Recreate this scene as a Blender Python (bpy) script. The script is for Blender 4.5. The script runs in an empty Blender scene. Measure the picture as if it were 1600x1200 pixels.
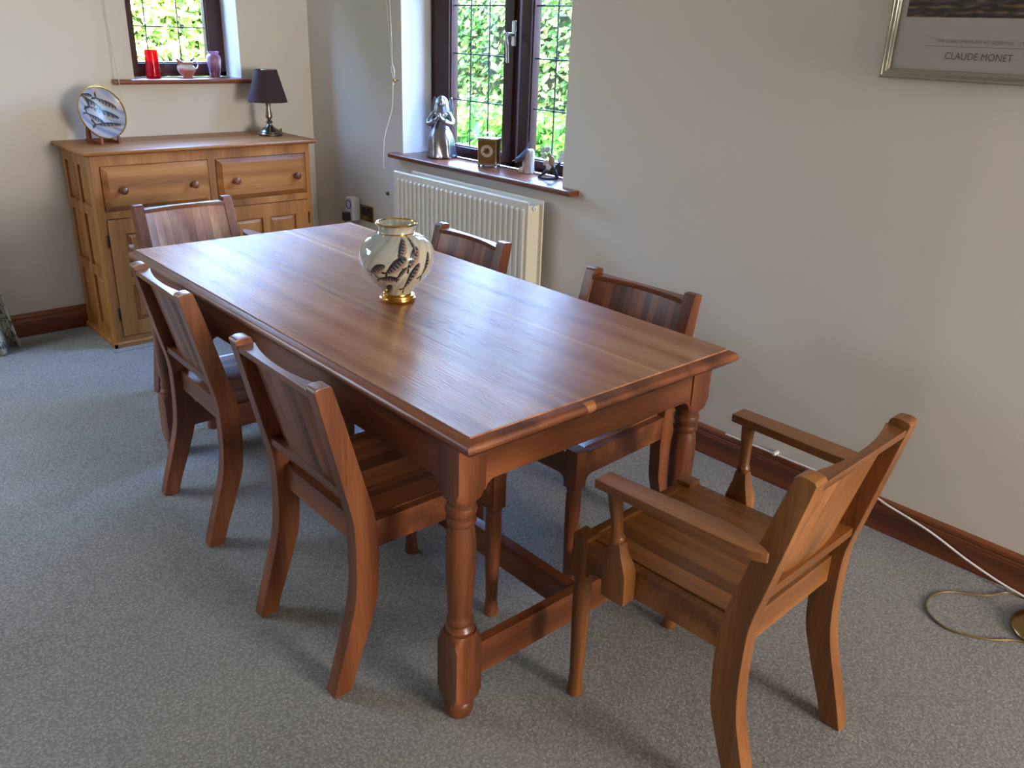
import bpy, bmesh, math, random
import numpy as np
from mathutils import Vector, Matrix, noise as mnoise
PI = math.pi
sc = bpy.context.scene
COL = sc.collection
rnd = random.Random(7)

# ------------------------------------------------------------------ camera
F_PX, CAM = 1330.046, (-2.6077, -4.6586, 1.5085)
YAW, PITCH, ROLL = -.7418, -.3923, .0364
cy_, sy_, cp_, sp_, cr_, sr_ = math.cos(YAW), math.sin(YAW), math.cos(PITCH), math.sin(PITCH), math.cos(ROLL), math.sin(ROLL)
fwd = Vector((-sy_*cp_, cy_*cp_, sp_)); rt = Vector((cy_, sy_, 0)); up = rt.cross(fwd)
r2 = cr_*rt + sr_*up; u2 = -sr_*rt + cr_*up
cam_d = bpy.data.cameras.new('camera'); cam = bpy.data.objects.new('camera', cam_d); COL.objects.link(cam)
cam.matrix_world = Matrix(((r2.x, u2.x, -fwd.x, CAM[0]), (r2.y, u2.y, -fwd.y, CAM[1]), (r2.z, u2.z, -fwd.z, CAM[2]), (0, 0, 0, 1)))
cam_d.sensor_width = 36; cam_d.lens = F_PX/1600*36; cam_d.clip_start = .05
sc.camera = cam

# ------------------------------------------------------------------ world, sun, window light, exposure
w = bpy.data.worlds.new('sky'); sc.world = w; w.use_nodes = True
nt = w.node_tree; bg = nt.nodes['Background']
sky = nt.nodes.new('ShaderNodeTexSky'); sky.sky_type = 'NISHITA'; sky.sun_disc = False
sky.sun_elevation = math.radians(48); sky.sun_rotation = math.radians(225); sky.air_density = 1.2; sky.dust_density = 1.0
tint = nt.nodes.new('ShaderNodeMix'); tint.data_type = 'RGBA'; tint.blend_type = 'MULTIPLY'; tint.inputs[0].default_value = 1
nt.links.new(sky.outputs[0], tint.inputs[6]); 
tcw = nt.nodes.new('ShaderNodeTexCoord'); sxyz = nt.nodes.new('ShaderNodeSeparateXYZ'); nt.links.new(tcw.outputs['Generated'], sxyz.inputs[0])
rmp = nt.nodes.new('ShaderNodeValToRGB'); nt.links.new(sxyz.outputs[2], rmp.inputs[0]); el = rmp.color_ramp.elements      # sky dimmed low and brighter higher up, shaped to light the floor
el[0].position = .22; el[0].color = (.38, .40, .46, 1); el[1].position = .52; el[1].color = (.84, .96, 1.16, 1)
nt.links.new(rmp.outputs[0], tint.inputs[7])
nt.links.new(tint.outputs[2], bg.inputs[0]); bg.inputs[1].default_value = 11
R120 = math.radians(125)
def light(name, kind, loc, energy, color, **kw):
    d = bpy.data.lights.new(name, kind); d.energy = energy; d.color = color
    for k, v in kw.items():
        if k != 'aim': setattr(d, k, v)
    o = bpy.data.objects.new(name, d); COL.objects.link(o); o.location = loc
    if 'aim' in kw: o.rotation_euler = Vector(kw['aim']).to_track_quat('-Z', 'Y').to_euler()
    return o
light('sun', 'SUN', (0, 0, 6), 1.6, (1, .95, .85), angle=.01, aim=(.72, .62, -1.05))
# daylight entering by the openings: portals for the two windows, plus the warm window behind the photographer
p1 = light('window_portal', 'AREA', (.28, -1.5, 1.525), 1, (1, 1, 1), aim=(-1, 0, 0), shape='RECTANGLE', size=1.17, size_y=1.24); p1.data.cycles.is_portal = True
p2 = light('window_portal', 'AREA', (-.708, .28, 1.68), 1, (1, 1, 1), aim=(0, -1, 0), shape='RECTANGLE', size=.57, size_y=.92); p2.data.cycles.is_portal = True
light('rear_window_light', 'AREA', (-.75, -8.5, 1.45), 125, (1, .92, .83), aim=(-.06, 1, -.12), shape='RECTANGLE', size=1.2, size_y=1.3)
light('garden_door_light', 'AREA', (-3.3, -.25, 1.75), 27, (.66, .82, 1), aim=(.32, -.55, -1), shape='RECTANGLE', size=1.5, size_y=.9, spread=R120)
vs = sc.view_settings
vs.view_transform = 'Standard'; vs.look = 'None'; vs.gamma = 1; vs.exposure = 0.78; vs.use_curve_mapping = False

# ------------------------------------------------------------------ colour and material kit
def lin(c):
    return tuple((x/255/12.92 if x/255 <= .04045 else ((x/255+.055)/1.055)**2.4) for x in c) + (1,)
class N:
    def __init__(s, name):
        s.m = bpy.data.materials.new(name); s.m.use_nodes = True; s.t = s.m.node_tree
        s.b = s.t.nodes['Principled BSDF']
    def n(s, typ, **kw):
        o = s.t.nodes.new('ShaderNode'+typ)
        for k, v in kw.items():
            if isinstance(k, str) and hasattr(o, k): setattr(o, k, v)
        return o
    def l(s, a, b): s.t.links.new(a, b)
    def math(s, op, a, b=None, c=None):
        o = s.n('Math', operation=op)
        for i, v in enumerate((a, b, c)):
            if v is None: continue
            if hasattr(v, 'is_linked') or hasattr(v, 'links'): s.l(v, o.inputs[i])
            else: o.inputs[i].default_value = v
        return o.outputs[0]
    def ramp(s, fac, stops):
        o = s.n('ValToRGB'); cr = o.color_ramp
        while len(cr.elements) < len(stops): cr.elements.new(.5)
        for e, (p, c) in zip(cr.elements, stops): e.position = p; e.color = c
        s.l(fac, o.inputs[0]); return o.outputs[0]
    def mix(s, fac, a, b, mode='MIX'):
        o = s.n('Mix', data_type='RGBA', blend_type=mode)
        for i, v in ((0, fac), (6, a), (7, b)):
            if hasattr(v, 'links'): s.l(v, o.inputs[i])
            else: o.inputs[i].default_value = v
        return o.outputs[2]
    def bump(s, h, strength=.2, dist=.01):
        o = s.n('Bump'); o.inputs['Strength'].default_value = strength; o.inputs['Distance'].default_value = dist
        s.l(h, o.inputs['Height']); s.l(o.outputs[0], s.b.inputs['Normal']); return o
    def set(s, **kw):
        for k, v in kw.items(): s.b.inputs[k.replace('_', ' ')].default_value = v
        return s
def plain(name, rgb, rough=.5, metal=0., noise=.0, scale=30, **kw):
    k = N(name); k.set(Roughness=rough, Metallic=metal)
    c = lin(rgb)
    tc = k.n('TexCoord'); nz = k.n('TexNoise'); nz.inputs['Scale'].default_value = scale; nz.inputs['Detail'].default_value = 4
    k.l(tc.outputs['Object'], nz.inputs['Vector'])
    d = tuple(x*(1-noise) for x in c[:3])+(1,); e = tuple(min(1, x*(1+noise)) for x in c[:3])+(1,)
    k.l(k.mix(nz.outputs['Fac'], d, e), k.b.inputs['Base Color'])
    for a, v in kw.items(): k.b.inputs[a.replace('_', ' ')].default_value = v
    return k.m
AX = {'x': (.05, 1, 1), 'y': (1, .05, 1), 'z': (1, 1, .05)}
def wood(name, dark, mid, light_, axis='y', rough=.38, coat=.25, strip=None, svar=.25, scale=1., bump=.12, streak=0., knots=0., fine=70, spec=.5, lines=()):
    """procedural timber, grain along axis; strip = (axis letter, width, offset) gives separate boards"""
    k = N(name); tc = k.n('TexCoord'); oi = k.n('ObjectInfo')
    add = k.n('VectorMath', operation='ADD'); k.l(tc.outputs['Object'], add.inputs[0])
    off = k.n('VectorMath', operation='SCALE'); k.l(oi.outputs['Random'], off.inputs['Scale']); off.inputs[0].default_value = (3.1, 5.7, 4.3)
    k.l(off.outputs[0], add.inputs[1])
    vec = add.outputs[0]; wn = None
    if strip:
        sep = k.n('SeparateXYZ'); k.l(tc.outputs['Object'], sep.inputs[0])
        q = k.math('DIVIDE', k.math('ADD', sep.outputs['xyz'.index(strip[0])], strip[2]), strip[1])
        fl = k.math('FLOOR', q)
        w_ = k.n('TexWhiteNoise', noise_dimensions='2D'); cb = k.n('CombineXYZ'); k.l(fl, cb.inputs[0]); k.l(oi.outputs['Random'], cb.inputs[1]); k.l(cb.outputs[0], w_.inputs['Vector'])
        wn = w_.outputs['Value']
        o2 = k.n('VectorMath', operation='SCALE'); k.l(w_.outputs['Color'], o2.inputs[0]); o2.inputs['Scale'].default_value = 9
        a2 = k.n('VectorMath', operation='ADD'); k.l(vec, a2.inputs[0]); k.l(o2.outputs[0], a2.inputs[1]); vec = a2.outputs[0]
        fr = k.math('FRACT', q)
        seam = k.math('LESS_THAN', k.math('MINIMUM', fr, k.math('SUBTRACT', 1, fr)), .0008/strip[1])
    mp = k.n('Mapping'); mp.inputs['Scale'].default_value = AX[axis]; k.l(vec, mp.inputs[0])
    n1 = k.n('TexNoise'); n1.inputs['Scale'].default_value = 9*scale; n1.inputs['Detail'].default_value = 5; n1.inputs['Distortion'].default_value = .6; k.l(mp.outputs[0], n1.inputs[0])
    n2 = k.n('TexNoise'); n2.inputs['Scale'].default_value = fine*scale*2; n2.inputs['Detail'].default_value = 6; n2.inputs['Roughness'].default_value = .7; k.l(mp.outputs[0], n2.inputs[0])
    wv = k.n('TexWave', wave_type='RINGS', rings_direction='SPHERICAL'); wv.inputs['Scale'].default_value = 3.2*scale; wv.inputs['Distortion'].default_value = 7; wv.inputs['Detail'].default_value = 3; wv.inputs['Detail Scale'].default_value = 1.3; k.l(mp.outputs[0], wv.inputs[0])
    f = k.math('ADD', k.math('MULTIPLY', n1.outputs['Fac'], .62), k.math('MULTIPLY', wv.outputs['Fac'], .16))
    f = k.math('ADD', k.math('ADD', f, -.06), k.math('MULTIPLY', n2.outputs['Fac'], .42))
    c = k.ramp(f, [(.30, lin(dark)), (.52, lin(mid)), (.74, lin(light_))])
    if wn is not None:
        g = k.math('ADD', k.math('MULTIPLY', wn, 2*svar), 1-svar)
        cc = k.n('CombineColor'); [k.l(g, cc.inputs[i]) for i in range(3)]
        c = k.mix(1, c, cc.outputs[0], 'MULTIPLY')
        c = k.mix(k.math('MULTIPLY', seam, .45), c, lin((40, 22, 12)))
    if streak:
        mp2 = k.n('Mapping'); mp2.inputs['Scale'].default_value = tuple(1 if a == 1 else .25 for a in AX[axis]); k.l(mp.outputs[0], mp2.inputs[0])
        n3 = k.n('TexNoise'); n3.inputs['Scale'].default_value = 5; n3.inputs['Detail'].default_value = 0; k.l(mp2.outputs[0], n3.inputs[0])
        c = k.mix(k.math('MULTIPLY', k.ramp(n3.outputs['Fac'], [(.63, (0, 0, 0, 1)), (.67, (1, 1, 1, 1))]), streak), c, lin((205, 160, 105)))
    if knots:
        vo = k.n('TexVoronoi'); vo.inputs['Scale'].default_value = 3.3; mp3 = k.n('Mapping'); mp3.inputs['Scale'].default_value = tuple(1 if a == 1 else .6 for a in AX[axis]); k.l(vec, mp3.inputs[0]); k.l(mp3.outputs[0], vo.inputs[0])
        c = k.mix(k.math('MULTIPLY', k.ramp(vo.outputs['Distance'], [(.03, (1, 1, 1, 1)), (.075, (0, 0, 0, 1))]), knots), c, lin((70, 38, 18)))
    if wn is not None and svar > .3:
        c = k.mix(k.math('MULTIPLY', k.math('GREATER_THAN', wn, .6), .38), c, lin((168, 104, 54)))
    for x0, slope, wd, amt in lines:        # pale sapwood streaks along the boards
        sp = k.n('SeparateXYZ'); k.l(tc.outputs['Object'], sp.inputs[0])
        dd = k.math('ABSOLUTE', k.math('ADD', sp.outputs[0], k.math('ADD', k.math('MULTIPLY', sp.outputs[1], -slope), k.math('ADD', k.math('MULTIPLY', n1.outputs['Fac'], .02), -x0-.01))))
        c = k.mix(k.math('MULTIPLY', k.math('SUBTRACT', 1, k.math('SMOOTH_MIN', 1, k.math('DIVIDE', dd, wd), .3)), amt), c, lin((222, 178, 122)))
    k.l(c, k.b.inputs['Base Color'])
    r = k.math('ADD', k.math('MULTIPLY', n2.outputs['Fac'], .16), rough-.08); k.l(r, k.b.inputs['Roughness'])
    k.b.inputs['Coat Weight'].default_value = coat; k.b.inputs['Coat Roughness'].default_value = .22; k.b.inputs['Specular IOR Level'].default_value = spec
    k.bump(n2.outputs['Fac'], bump, .004)
    return k.m
def painted(name, rough=.35, coat=0., metal=0.):
    k = N(name); a = k.n('VertexColor'); a.layer_name = 'Col'; k.l(a.outputs['Color'], k.b.inputs['Base Color'])
    k.set(Roughness=rough, Metallic=metal); k.b.inputs['Coat Weight'].default_value = coat; k.b.inputs['Coat Roughness'].default_value = .03
    return k.m

RED = dict(dark=(64, 33, 16), mid=(110, 59, 30), light_=(144, 86, 50))
TOP = dict(dark=(120, 78, 56), mid=(174, 123, 92), light_=(200, 152, 118))
GOLD = dict(dark=(80, 46, 20), mid=(130, 80, 38), light_=(168, 112, 58))
PINE = dict(dark=(112, 64, 26), mid=(162, 102, 46), light_=(186, 128, 68))
SKIRT = dict(dark=(58, 26, 12), mid=(112, 58, 28), light_=(146, 82, 42))
W = {}
for nm, pal, kw in (('red', RED, {}), ('gold', GOLD, {}), ('pine', PINE, dict(knots=.8, coat=.1, rough=.42)), ('skirt', SKIRT, dict(coat=.35, knots=.5)), ('table', RED, dict())):
    for ax in 'xyz': W[nm+ax] = wood(f'{nm}_wood_{ax}', axis=ax, **pal, **kw)
W['top'] = wood('table_top_wood', axis='y', strip=('x', .302, .0), svar=.06, rough=.175, coat=0., bump=.8, spec=.29, lines=((.607, -.012, .006, .8), (.595, .012, .016, .25), (.335, -.01, .02, .3)), fine=95, **TOP)
W['redstrip'] = wood('red_slat_wood', axis='z', strip=('x', .0245, .0), svar=.42, **RED)
W['redseat'] = wood('red_seat_wood', axis='y', strip=('x', .0265, .0), svar=.38, **RED)
W['goldstrip'] = wood('gold_slat_wood', axis='z', strip=('x', .036, .0), svar=.14, **GOLD)
W['goldseat'] = wood('gold_seat_wood', axis='y', strip=('x', .042, .0), svar=.16, **GOLD)
PINK = dict(dark=(120, 76, 54), mid=(164, 112, 84), light_=(196, 146, 114))
W['pinkstrip'] = wood('pale_slat_wood', axis='z', strip=('x', .034, .0), svar=.2, **PINK)
W['sillx'] = wood('sill_wood_x', axis='x', rough=.3, coat=.5, dark=(54, 24, 14), mid=(110, 54, 28), light_=(146, 80, 44))
W['silly'] = wood('sill_wood_y', axis='y', rough=.3, coat=.5, dark=(54, 24, 14), mid=(110, 54, 28), light_=(146, 80, 44))

def wall_mat(name, rgb, bs=.05):
    k = N(name); tc = k.n('TexCoord'); nz = k.n('TexNoise'); nz.inputs['Scale'].default_value = 1.3; nz.inputs['Detail'].default_value = 3; k.l(tc.outputs['Object'], nz.inputs[0])
    c = lin(rgb); k.l(k.mix(nz.outputs['Fac'], tuple(x*.95 for x in c[:3])+(1,), tuple(min(1, x*1.04) for x in c[:3])+(1,)), k.b.inputs['Base Color'])
    n2 = k.n('TexNoise'); n2.inputs['Scale'].default_value = 140; n2.inputs['Detail'].default_value = 3; k.l(tc.outputs['Object'], n2.inputs[0]); k.bump(n2.outputs['Fac'], bs, .003)
    k.set(Roughness=.62); return k.m
WALL = wall_mat('cream_wall_paint', (220, 213, 202)); DIMW = wall_mat('low_bounce_wall_paint', (136, 122, 106)); WHITE = wall_mat('white_paint', (236, 236, 236)); CEIL = wall_mat('ceiling_paint', (235, 232, 226))  # the dim wall colour cuts light bounced from the unseen walls
def carpet_mat():
    k = N('grey_carpet'); tc = k.n('TexCoord')
    n1 = k.n('TexNoise'); n1.inputs['Scale'].default_value = 150; n1.inputs['Detail'].default_value = 4; n1.inputs['Roughness'].default_value = .8; k.l(tc.outputs['Object'], n1.inputs[0])
    vo = k.n('TexVoronoi'); vo.inputs['Scale'].default_value = 130; k.l(tc.outputs['Object'], vo.inputs[0])
    n2 = k.n('TexNoise'); n2.inputs['Scale'].default_value = 2.2; n2.inputs['Detail'].default_value = 4; k.l(tc.outputs['Object'], n2.inputs[0])
    f = k.math('ADD', k.math('MULTIPLY', n1.outputs['Fac'], .75), k.math('MULTIPLY', vo.outputs['Distance'], -.22))
    c = k.ramp(f, [(.20, lin((76, 75, 73))), (.35, lin((160, 159, 157))), (.48, lin((230, 229, 227)))])
    c = k.mix(.35, c, k.ramp(n2.outputs['Fac'], [(.3, lin((172, 171, 168))), (.7, lin((200, 199, 196)))]), 'MIX')
    k.l(c, k.b.inputs['Base Color']); k.set(Roughness=.95); k.b.inputs['Sheen Weight'].default_value = .25; k.b.inputs['Specular IOR Level'].default_value = .1
    h = k.math('ADD', f, k.math('MULTIPLY', n2.outputs['Fac'], .2))
    k.bump(h, 1.0, .012); return k.m
CARPET = carpet_mat()
BRASS = plain('brass', (160, 132, 84), .25, 1, .1); GILT = plain('gilt', (206, 160, 84), .2, 1, .05); STEEL = plain('antique_nickel', (150, 142, 128), .28, 1, .15)
SILVER = plain('silvered_metal', (150, 150, 158), .3, 1, .1); CHROME = plain('satin_chrome', (205, 208, 214), .25, 1)
RADW = plain('cream_enamel', (226, 218, 200), .3); PLAST = plain('white_plastic', (235, 235, 235), .35); BLACK = plain('black_plastic', (22, 22, 24), .4)
UPVC = plain('dark_brown_frame', (62, 34, 30), .5, 0, .25, 12, Specular_IOR_Level=.25); LEAD = plain('leading', (60, 62, 66), .5, .6)
SHADE = plain('aubergine_fabric', (64, 42, 44), .9, 0, .12, 300); CORD = plain('cream_cord', (214, 206, 188), .7); DARKM = plain('dark_hinge', (38, 26, 18), .6, .3)
GREENW = plain('brass_flex', (120, 100, 60), .35, .3); SHADOWG = plain('bronze_blue', (70, 78, 92), .5, 0, .4, 60)
BARK = plain('pale_stone', (200, 180, 160), .8, 0, .35, 90); BRANCH = plain('dark_branch', (44, 42, 46), .5, 0, .4, 80); BIRDB = plain('tan_feather', (176, 138, 96), .7, 0, .4, 90)
PETAL = plain('white_petal', (232, 222, 206), .5, 0, .1, 50)
def glass_mat(name='window_glass', tint=(1, 1, 1, 1), refl=1.0):
    k = N(name); out = k.t.nodes['Material Output']; k.t.nodes.remove(k.b)
    tr = k.n('BsdfTransparent'); tr.inputs[0].default_value = tint
    gl = k.n('BsdfGlossy'); gl.inputs['Roughness'].default_value = .02
    fr = k.n('Fresnel'); ge = k.n('NewGeometry'); k.l(k.math('ADD', k.math('MULTIPLY', ge.outputs['Backfacing'], 1/1.45-1.45), 1.45), fr.inputs[0])
    mx = k.n('MixShader'); k.l(k.math('MULTIPLY', fr.outputs[0], refl), mx.inputs[0]); k.l(tr.outputs[0], mx.inputs[1]); k.l(gl.outputs[0], mx.inputs[2]); k.l(mx.outputs[0], out.inputs[0])
    return k.m
GLASS = glass_mat(); PGLASS = glass_mat('picture_glass', refl=.9)
CLEAR = glass_mat('clear_glass', (.8, .84, .86, 1))

# ------------------------------------------------------------------ mesh kit
def merge(bm, t, mat=0, M=None):
    if M is not None: bmesh.ops.transform(t, matrix=M, verts=t.verts)
    mp = {v: bm.verts.new(v.co) for v in t.verts}
    for f in t.faces:
        try: g = bm.faces.new([mp[v] for v in f.verts]); g.material_index = mat or f.material_index
        except ValueError: pass
    t.free()
def bev(t, r, seg=2):
    if r > 0:
        es = [e for e in t.edges if len(e.link_faces) == 2 and e.calc_face_angle(0) > .5]
        bmesh.ops.bevel(t, geom=es, offset=r, segments=seg, affect='EDGES', profile=.6, clamp_overlap=True)
def box(bm, x0, x1, y0, y1, z0, z1, r=.002, mat=0, M=None, seg=2):
    t = bmesh.new(); bmesh.ops.create_cube(t, size=1)
    for v in t.verts: v.co = ((x0+x1)/2+v.co.x*(x1-x0), (y0+y1)/2+v.co.y*(y1-y0), (z0+z1)/2+v.co.z*(z1-z0))
    bev(t, r, seg); merge(bm, t, mat, M)
def prism(bm, pts, axis, a0, a1, r=0., mat=0, M=None, seg=2):
    """polygon in the two other axes (in xyz order) pulled along axis"""
    t = bmesh.new()
    def P(p, a): return {'x': (a, p[0], p[1]), 'y': (p[0], a, p[1]), 'z': (p[0], p[1], a)}[axis]
    A = [t.verts.new(P(p, a0)) for p in pts]; B = [t.verts.new(P(p, a1)) for p in pts]; n = len(pts)
    t.faces.new(A); t.faces.new(B[::-1])
    for i in range(n): t.faces.new((A[i], B[i], B[(i+1) % n], A[(i+1) % n]))
    bmesh.ops.recalc_face_normals(t, faces=t.faces)
    bev(t, r, seg); merge(bm, t, mat, M)
def lathe(bm, prof, c=(0, 0, 0), seg=32, mat=0, M=None, fold=None, close=True):
    t = bmesh.new(); rings = []
    for r, z in prof:
        ring = []
        for i in range(seg):
            a = 2*PI*i/seg; rr = r*(1+(fold(a, z) if fold else 0)); ring.append(t.verts.new((c[0]+rr*math.cos(a), c[1]+rr*math.sin(a), c[2]+z)))
        rings.append(ring)
    for A, B in zip(rings, rings[1:]):
        for i in range(seg): t.faces.new((A[i], A[(i+1) % seg], B[(i+1) % seg], B[i]))
    if close:
        t.faces.new(rings[0][::-1]); t.faces.new(rings[-1])
    merge(bm, t, mat, M)
def tube(bm, pts, rad, seg=10, mat=0, M=None, flat=1.):
    t = bmesh.new(); P = [Vector(p) for p in pts]; n = len(P); R = rad if isinstance(rad, (list, tuple)) else [rad]*n; rings = []; ref = None
    for i in range(n):
        d = (P[min(i+1, n-1)]-P[max(i-1, 0)]).normalized()
        if ref is None: ref = Vector((0, 0, 1)) if abs(d.z) < .9 else Vector((1, 0, 0))
        u = d.cross(ref).normalized(); v = d.cross(u).normalized(); ref = -v if False else ref
        rings.append([t.verts.new(P[i]+R[i]*(math.cos(2*PI*k/seg)*u+flat*math.sin(2*PI*k/seg)*v)) for k in range(seg)])
    for A, B in zip(rings, rings[1:]):
        for k in range(seg): t.faces.new((A[k], A[(k+1) % seg], B[(k+1) % seg], B[k]))
    t.faces.new(rings[0][::-1]); t.faces.new(rings[-1]); bmesh.ops.recalc_face_normals(t, faces=t.faces); merge(bm, t, mat, M)
def ball(bm, c, r, mat=0, seg=16, M=None):
    r = (r, r, r) if not isinstance(r, tuple) else r
    t = bmesh.new(); bmesh.ops.create_uvsphere(t, u_segments=seg, v_segments=max(8, seg//2), radius=1)
    for v in t.verts: v.co = (c[0]+v.co.x*r[0], c[1]+v.co.y*r[1], c[2]+v.co.z*r[2])
    merge(bm, t, mat, M)
def spline(P, n=8):
    out = []; P = [Vector(p) for p in P]; L = len(P)
    for i in range(L-1):
        a, b, c, d = P[max(i-1, 0)], P[i], P[i+1], P[min(i+2, L-1)]
        for k in range(n):
            t = k/n; out.append(.5*((2*b)+(c-a)*t+(2*a-5*b+4*c-d)*t*t+(-a+3*b-3*c+d)*t**3))
    out.append(P[-1]); return out
def obj(name, bm, mats, parent=None, ang=.6, recalc=True):
    me = bpy.data.meshes.new(name)
    if recalc: bmesh.ops.recalc_face_normals(bm, faces=bm.faces)
    bm.to_mesh(me); bm.free()
    for m in (mats if isinstance(mats, (list, tuple)) else [mats]): me.materials.append(m)
    if ang is None and len(me.polygons) < 130: me.shade_flat()
    else:
        me.shade_smooth()
        if ang is not None: me.set_sharp_from_angle(angle=ang)
    o = bpy.data.objects.new(name, me); COL.objects.link(o)
    if ang is not None and len(me.polygons) < 3000:
        wn_ = o.modifiers.new('even shading', 'WEIGHTED_NORMAL'); wn_.keep_sharp = True
    if parent: o.parent = parent
    return o
def thing(name, label, cat, loc=(0, 0, 0), rz=0., group=None):
    o = bpy.data.objects.new(name, None); COL.objects.link(o); o.location = loc; o.rotation_euler = (0, 0, rz); o.empty_display_size = .1
    o['label'] = label; o['category'] = cat
    if group: o['group'] = group
    return o
def tag(o, label, cat, group=None):
    o['label'] = label; o['category'] = cat
    if group: o['group'] = group
    return o
def struct(name, bm, mats, parent=None, **kw):
    o = obj(name, bm, mats, parent, **kw)
    if not parent: o['kind'] = 'structure'
    return o
def dup(root, loc, rz, label, group=None, name=None):
    r = root.copy(); COL.objects.link(r); r.location = loc; r.rotation_euler = (0, 0, rz); r['label'] = label
    if group: r['group'] = group
    for ch in list(root.children):
        c = ch.copy(); COL.objects.link(c); c.parent = r
        for g in ch.children:
            d = g.copy(); COL.objects.link(d); d.parent = c
    return r
def paint(me, fn):
    n = len(me.vertices); co = np.empty(n*3); me.vertices.foreach_get('co', co); co = co.reshape(-1, 3)
    col = np.ones((n, 4)); col[:, :3] = fn(co); a = me.color_attributes.new('Col', 'FLOAT_COLOR', 'POINT'); a.data.foreach_set('color', col.ravel())
L3 = lambda c: np.array(lin(c)[:3])

# ------------------------------------------------------------------ room shell
WY1, WY2, WZ, WT = -.915, -2.082, .907, 2.14        # right-hand window opening
BX1, BX2, BZ = -.994, -.422, 1.224                  # back window opening
XL, YN, H = -4.9, -8.6, 2.4
bm = bmesh.new(); box(bm, XL-.3, .3, YN-.3, .3, -.12, 0, 0); struct('floor', bm, CARPET, ang=None)
bm = bmesh.new(); box(bm, XL-.3, .3, YN-.3, .3, H, H+.2, 0); struct('ceiling', bm, CEIL, ang=None)
def opening_wall(name, boxes, test):
    bm = bmesh.new()
    for b in boxes: box(bm, *b, 0)
    bm.faces.ensure_lookup_table(); bmesh.ops.recalc_face_normals(bm, faces=bm.faces)
    for f in bm.faces:
        if test(f.calc_center_median(), f.normal): f.material_index = 1
    return struct(name, bm, [WALL, WHITE], ang=None, recalc=False)
opening_wall('wall_right', [(0, .3, YN, WY2, 0, H), (0, .3, WY1, .3, 0, H), (0, .3, WY2, WY1, 0, WZ-.024), (0, .3, WY2, WY1, WT, H)],
             lambda c, n: (abs(n.y) > .9 and (abs(c.y-WY1) < .01 or abs(c.y-WY2) < .01)) or (n.z < -.9 and c.z > 2))
opening_wall('wall_back', [(XL, BX1, 0, .3, 0, H), (BX2, 0, 0, .3, 0, H), (BX1, BX2, 0, .3, 0, BZ-.024), (BX1, BX2, 0, .3, WT, H)],
             lambda c, n: (abs(n.x) > .9 and (abs(c.x-BX1) < .01 or abs(c.x-BX2) < .01)) or (n.z < -.9 and c.z > 2))
bm = bmesh.new(); box(bm, XL-.3, XL, YN, .3, 0, H, 0); struct('wall_left', bm, DIMW, ang=None)
bm = bmesh.new(); box(bm, XL-.3, .3, YN-.3, YN, 0, H, 0); struct('wall_front', bm, DIMW, ang=None)
HB = .116
SK = [(0, 0), (.019, 0), (.019, .078), (.0165, .083), (.0165, .088), (.013, .092), (.0155, .098), (.012, .106), (.006, .112), (0, HB)]
bm = bmesh.new(); prism(bm, [(-a, z) for a, z in SK], 'y', YN, 0); struct('baseboard_right', bm, W['skirty'], ang=.3)
bm = bmesh.new(); prism(bm, [(-a, z) for a, z in SK], 'x', XL, -.02); struct('baseboard_back', bm, W['skirtx'], ang=.3)

# window sills
def sill(name, x0, x1, y0, y1, z, mat, axis, nose):
    bm = bmesh.new()
    if axis == 'y':
        box(bm, -.0005, .172, WY2+.001, WY1-.001, z-.0235, z-.0001, .0, seg=3)
        prism(bm, [(0, z-.024), (0, z), (nose+.006, z), (nose+.001, z-.004), (nose, z-.012), (nose+.001, z-.020), (nose+.006, z-.024)], 'y', y0, y1, .003)
    else:
        box(bm, BX1+.001, BX2-.001, -.0005, .177, z-.0235, z-.0001, .0, seg=3)
        prism(bm, [(0, z-.024), (0, z), (nose+.006, z), (nose+.001, z-.004), (nose, z-.012), (nose+.001, z-.020), (nose+.006, z-.024)], 'x', x0, x1, .003)
    return struct(name, bm, mat, ang=.5)
sill('trim_1', 0, 0, -2.185, -.855, WZ, W['silly'], 'y', -.058)
sill('trim_2', -1.105, -.315, 0, 0, BZ, W['sillx'], 'x', -.055)

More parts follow.
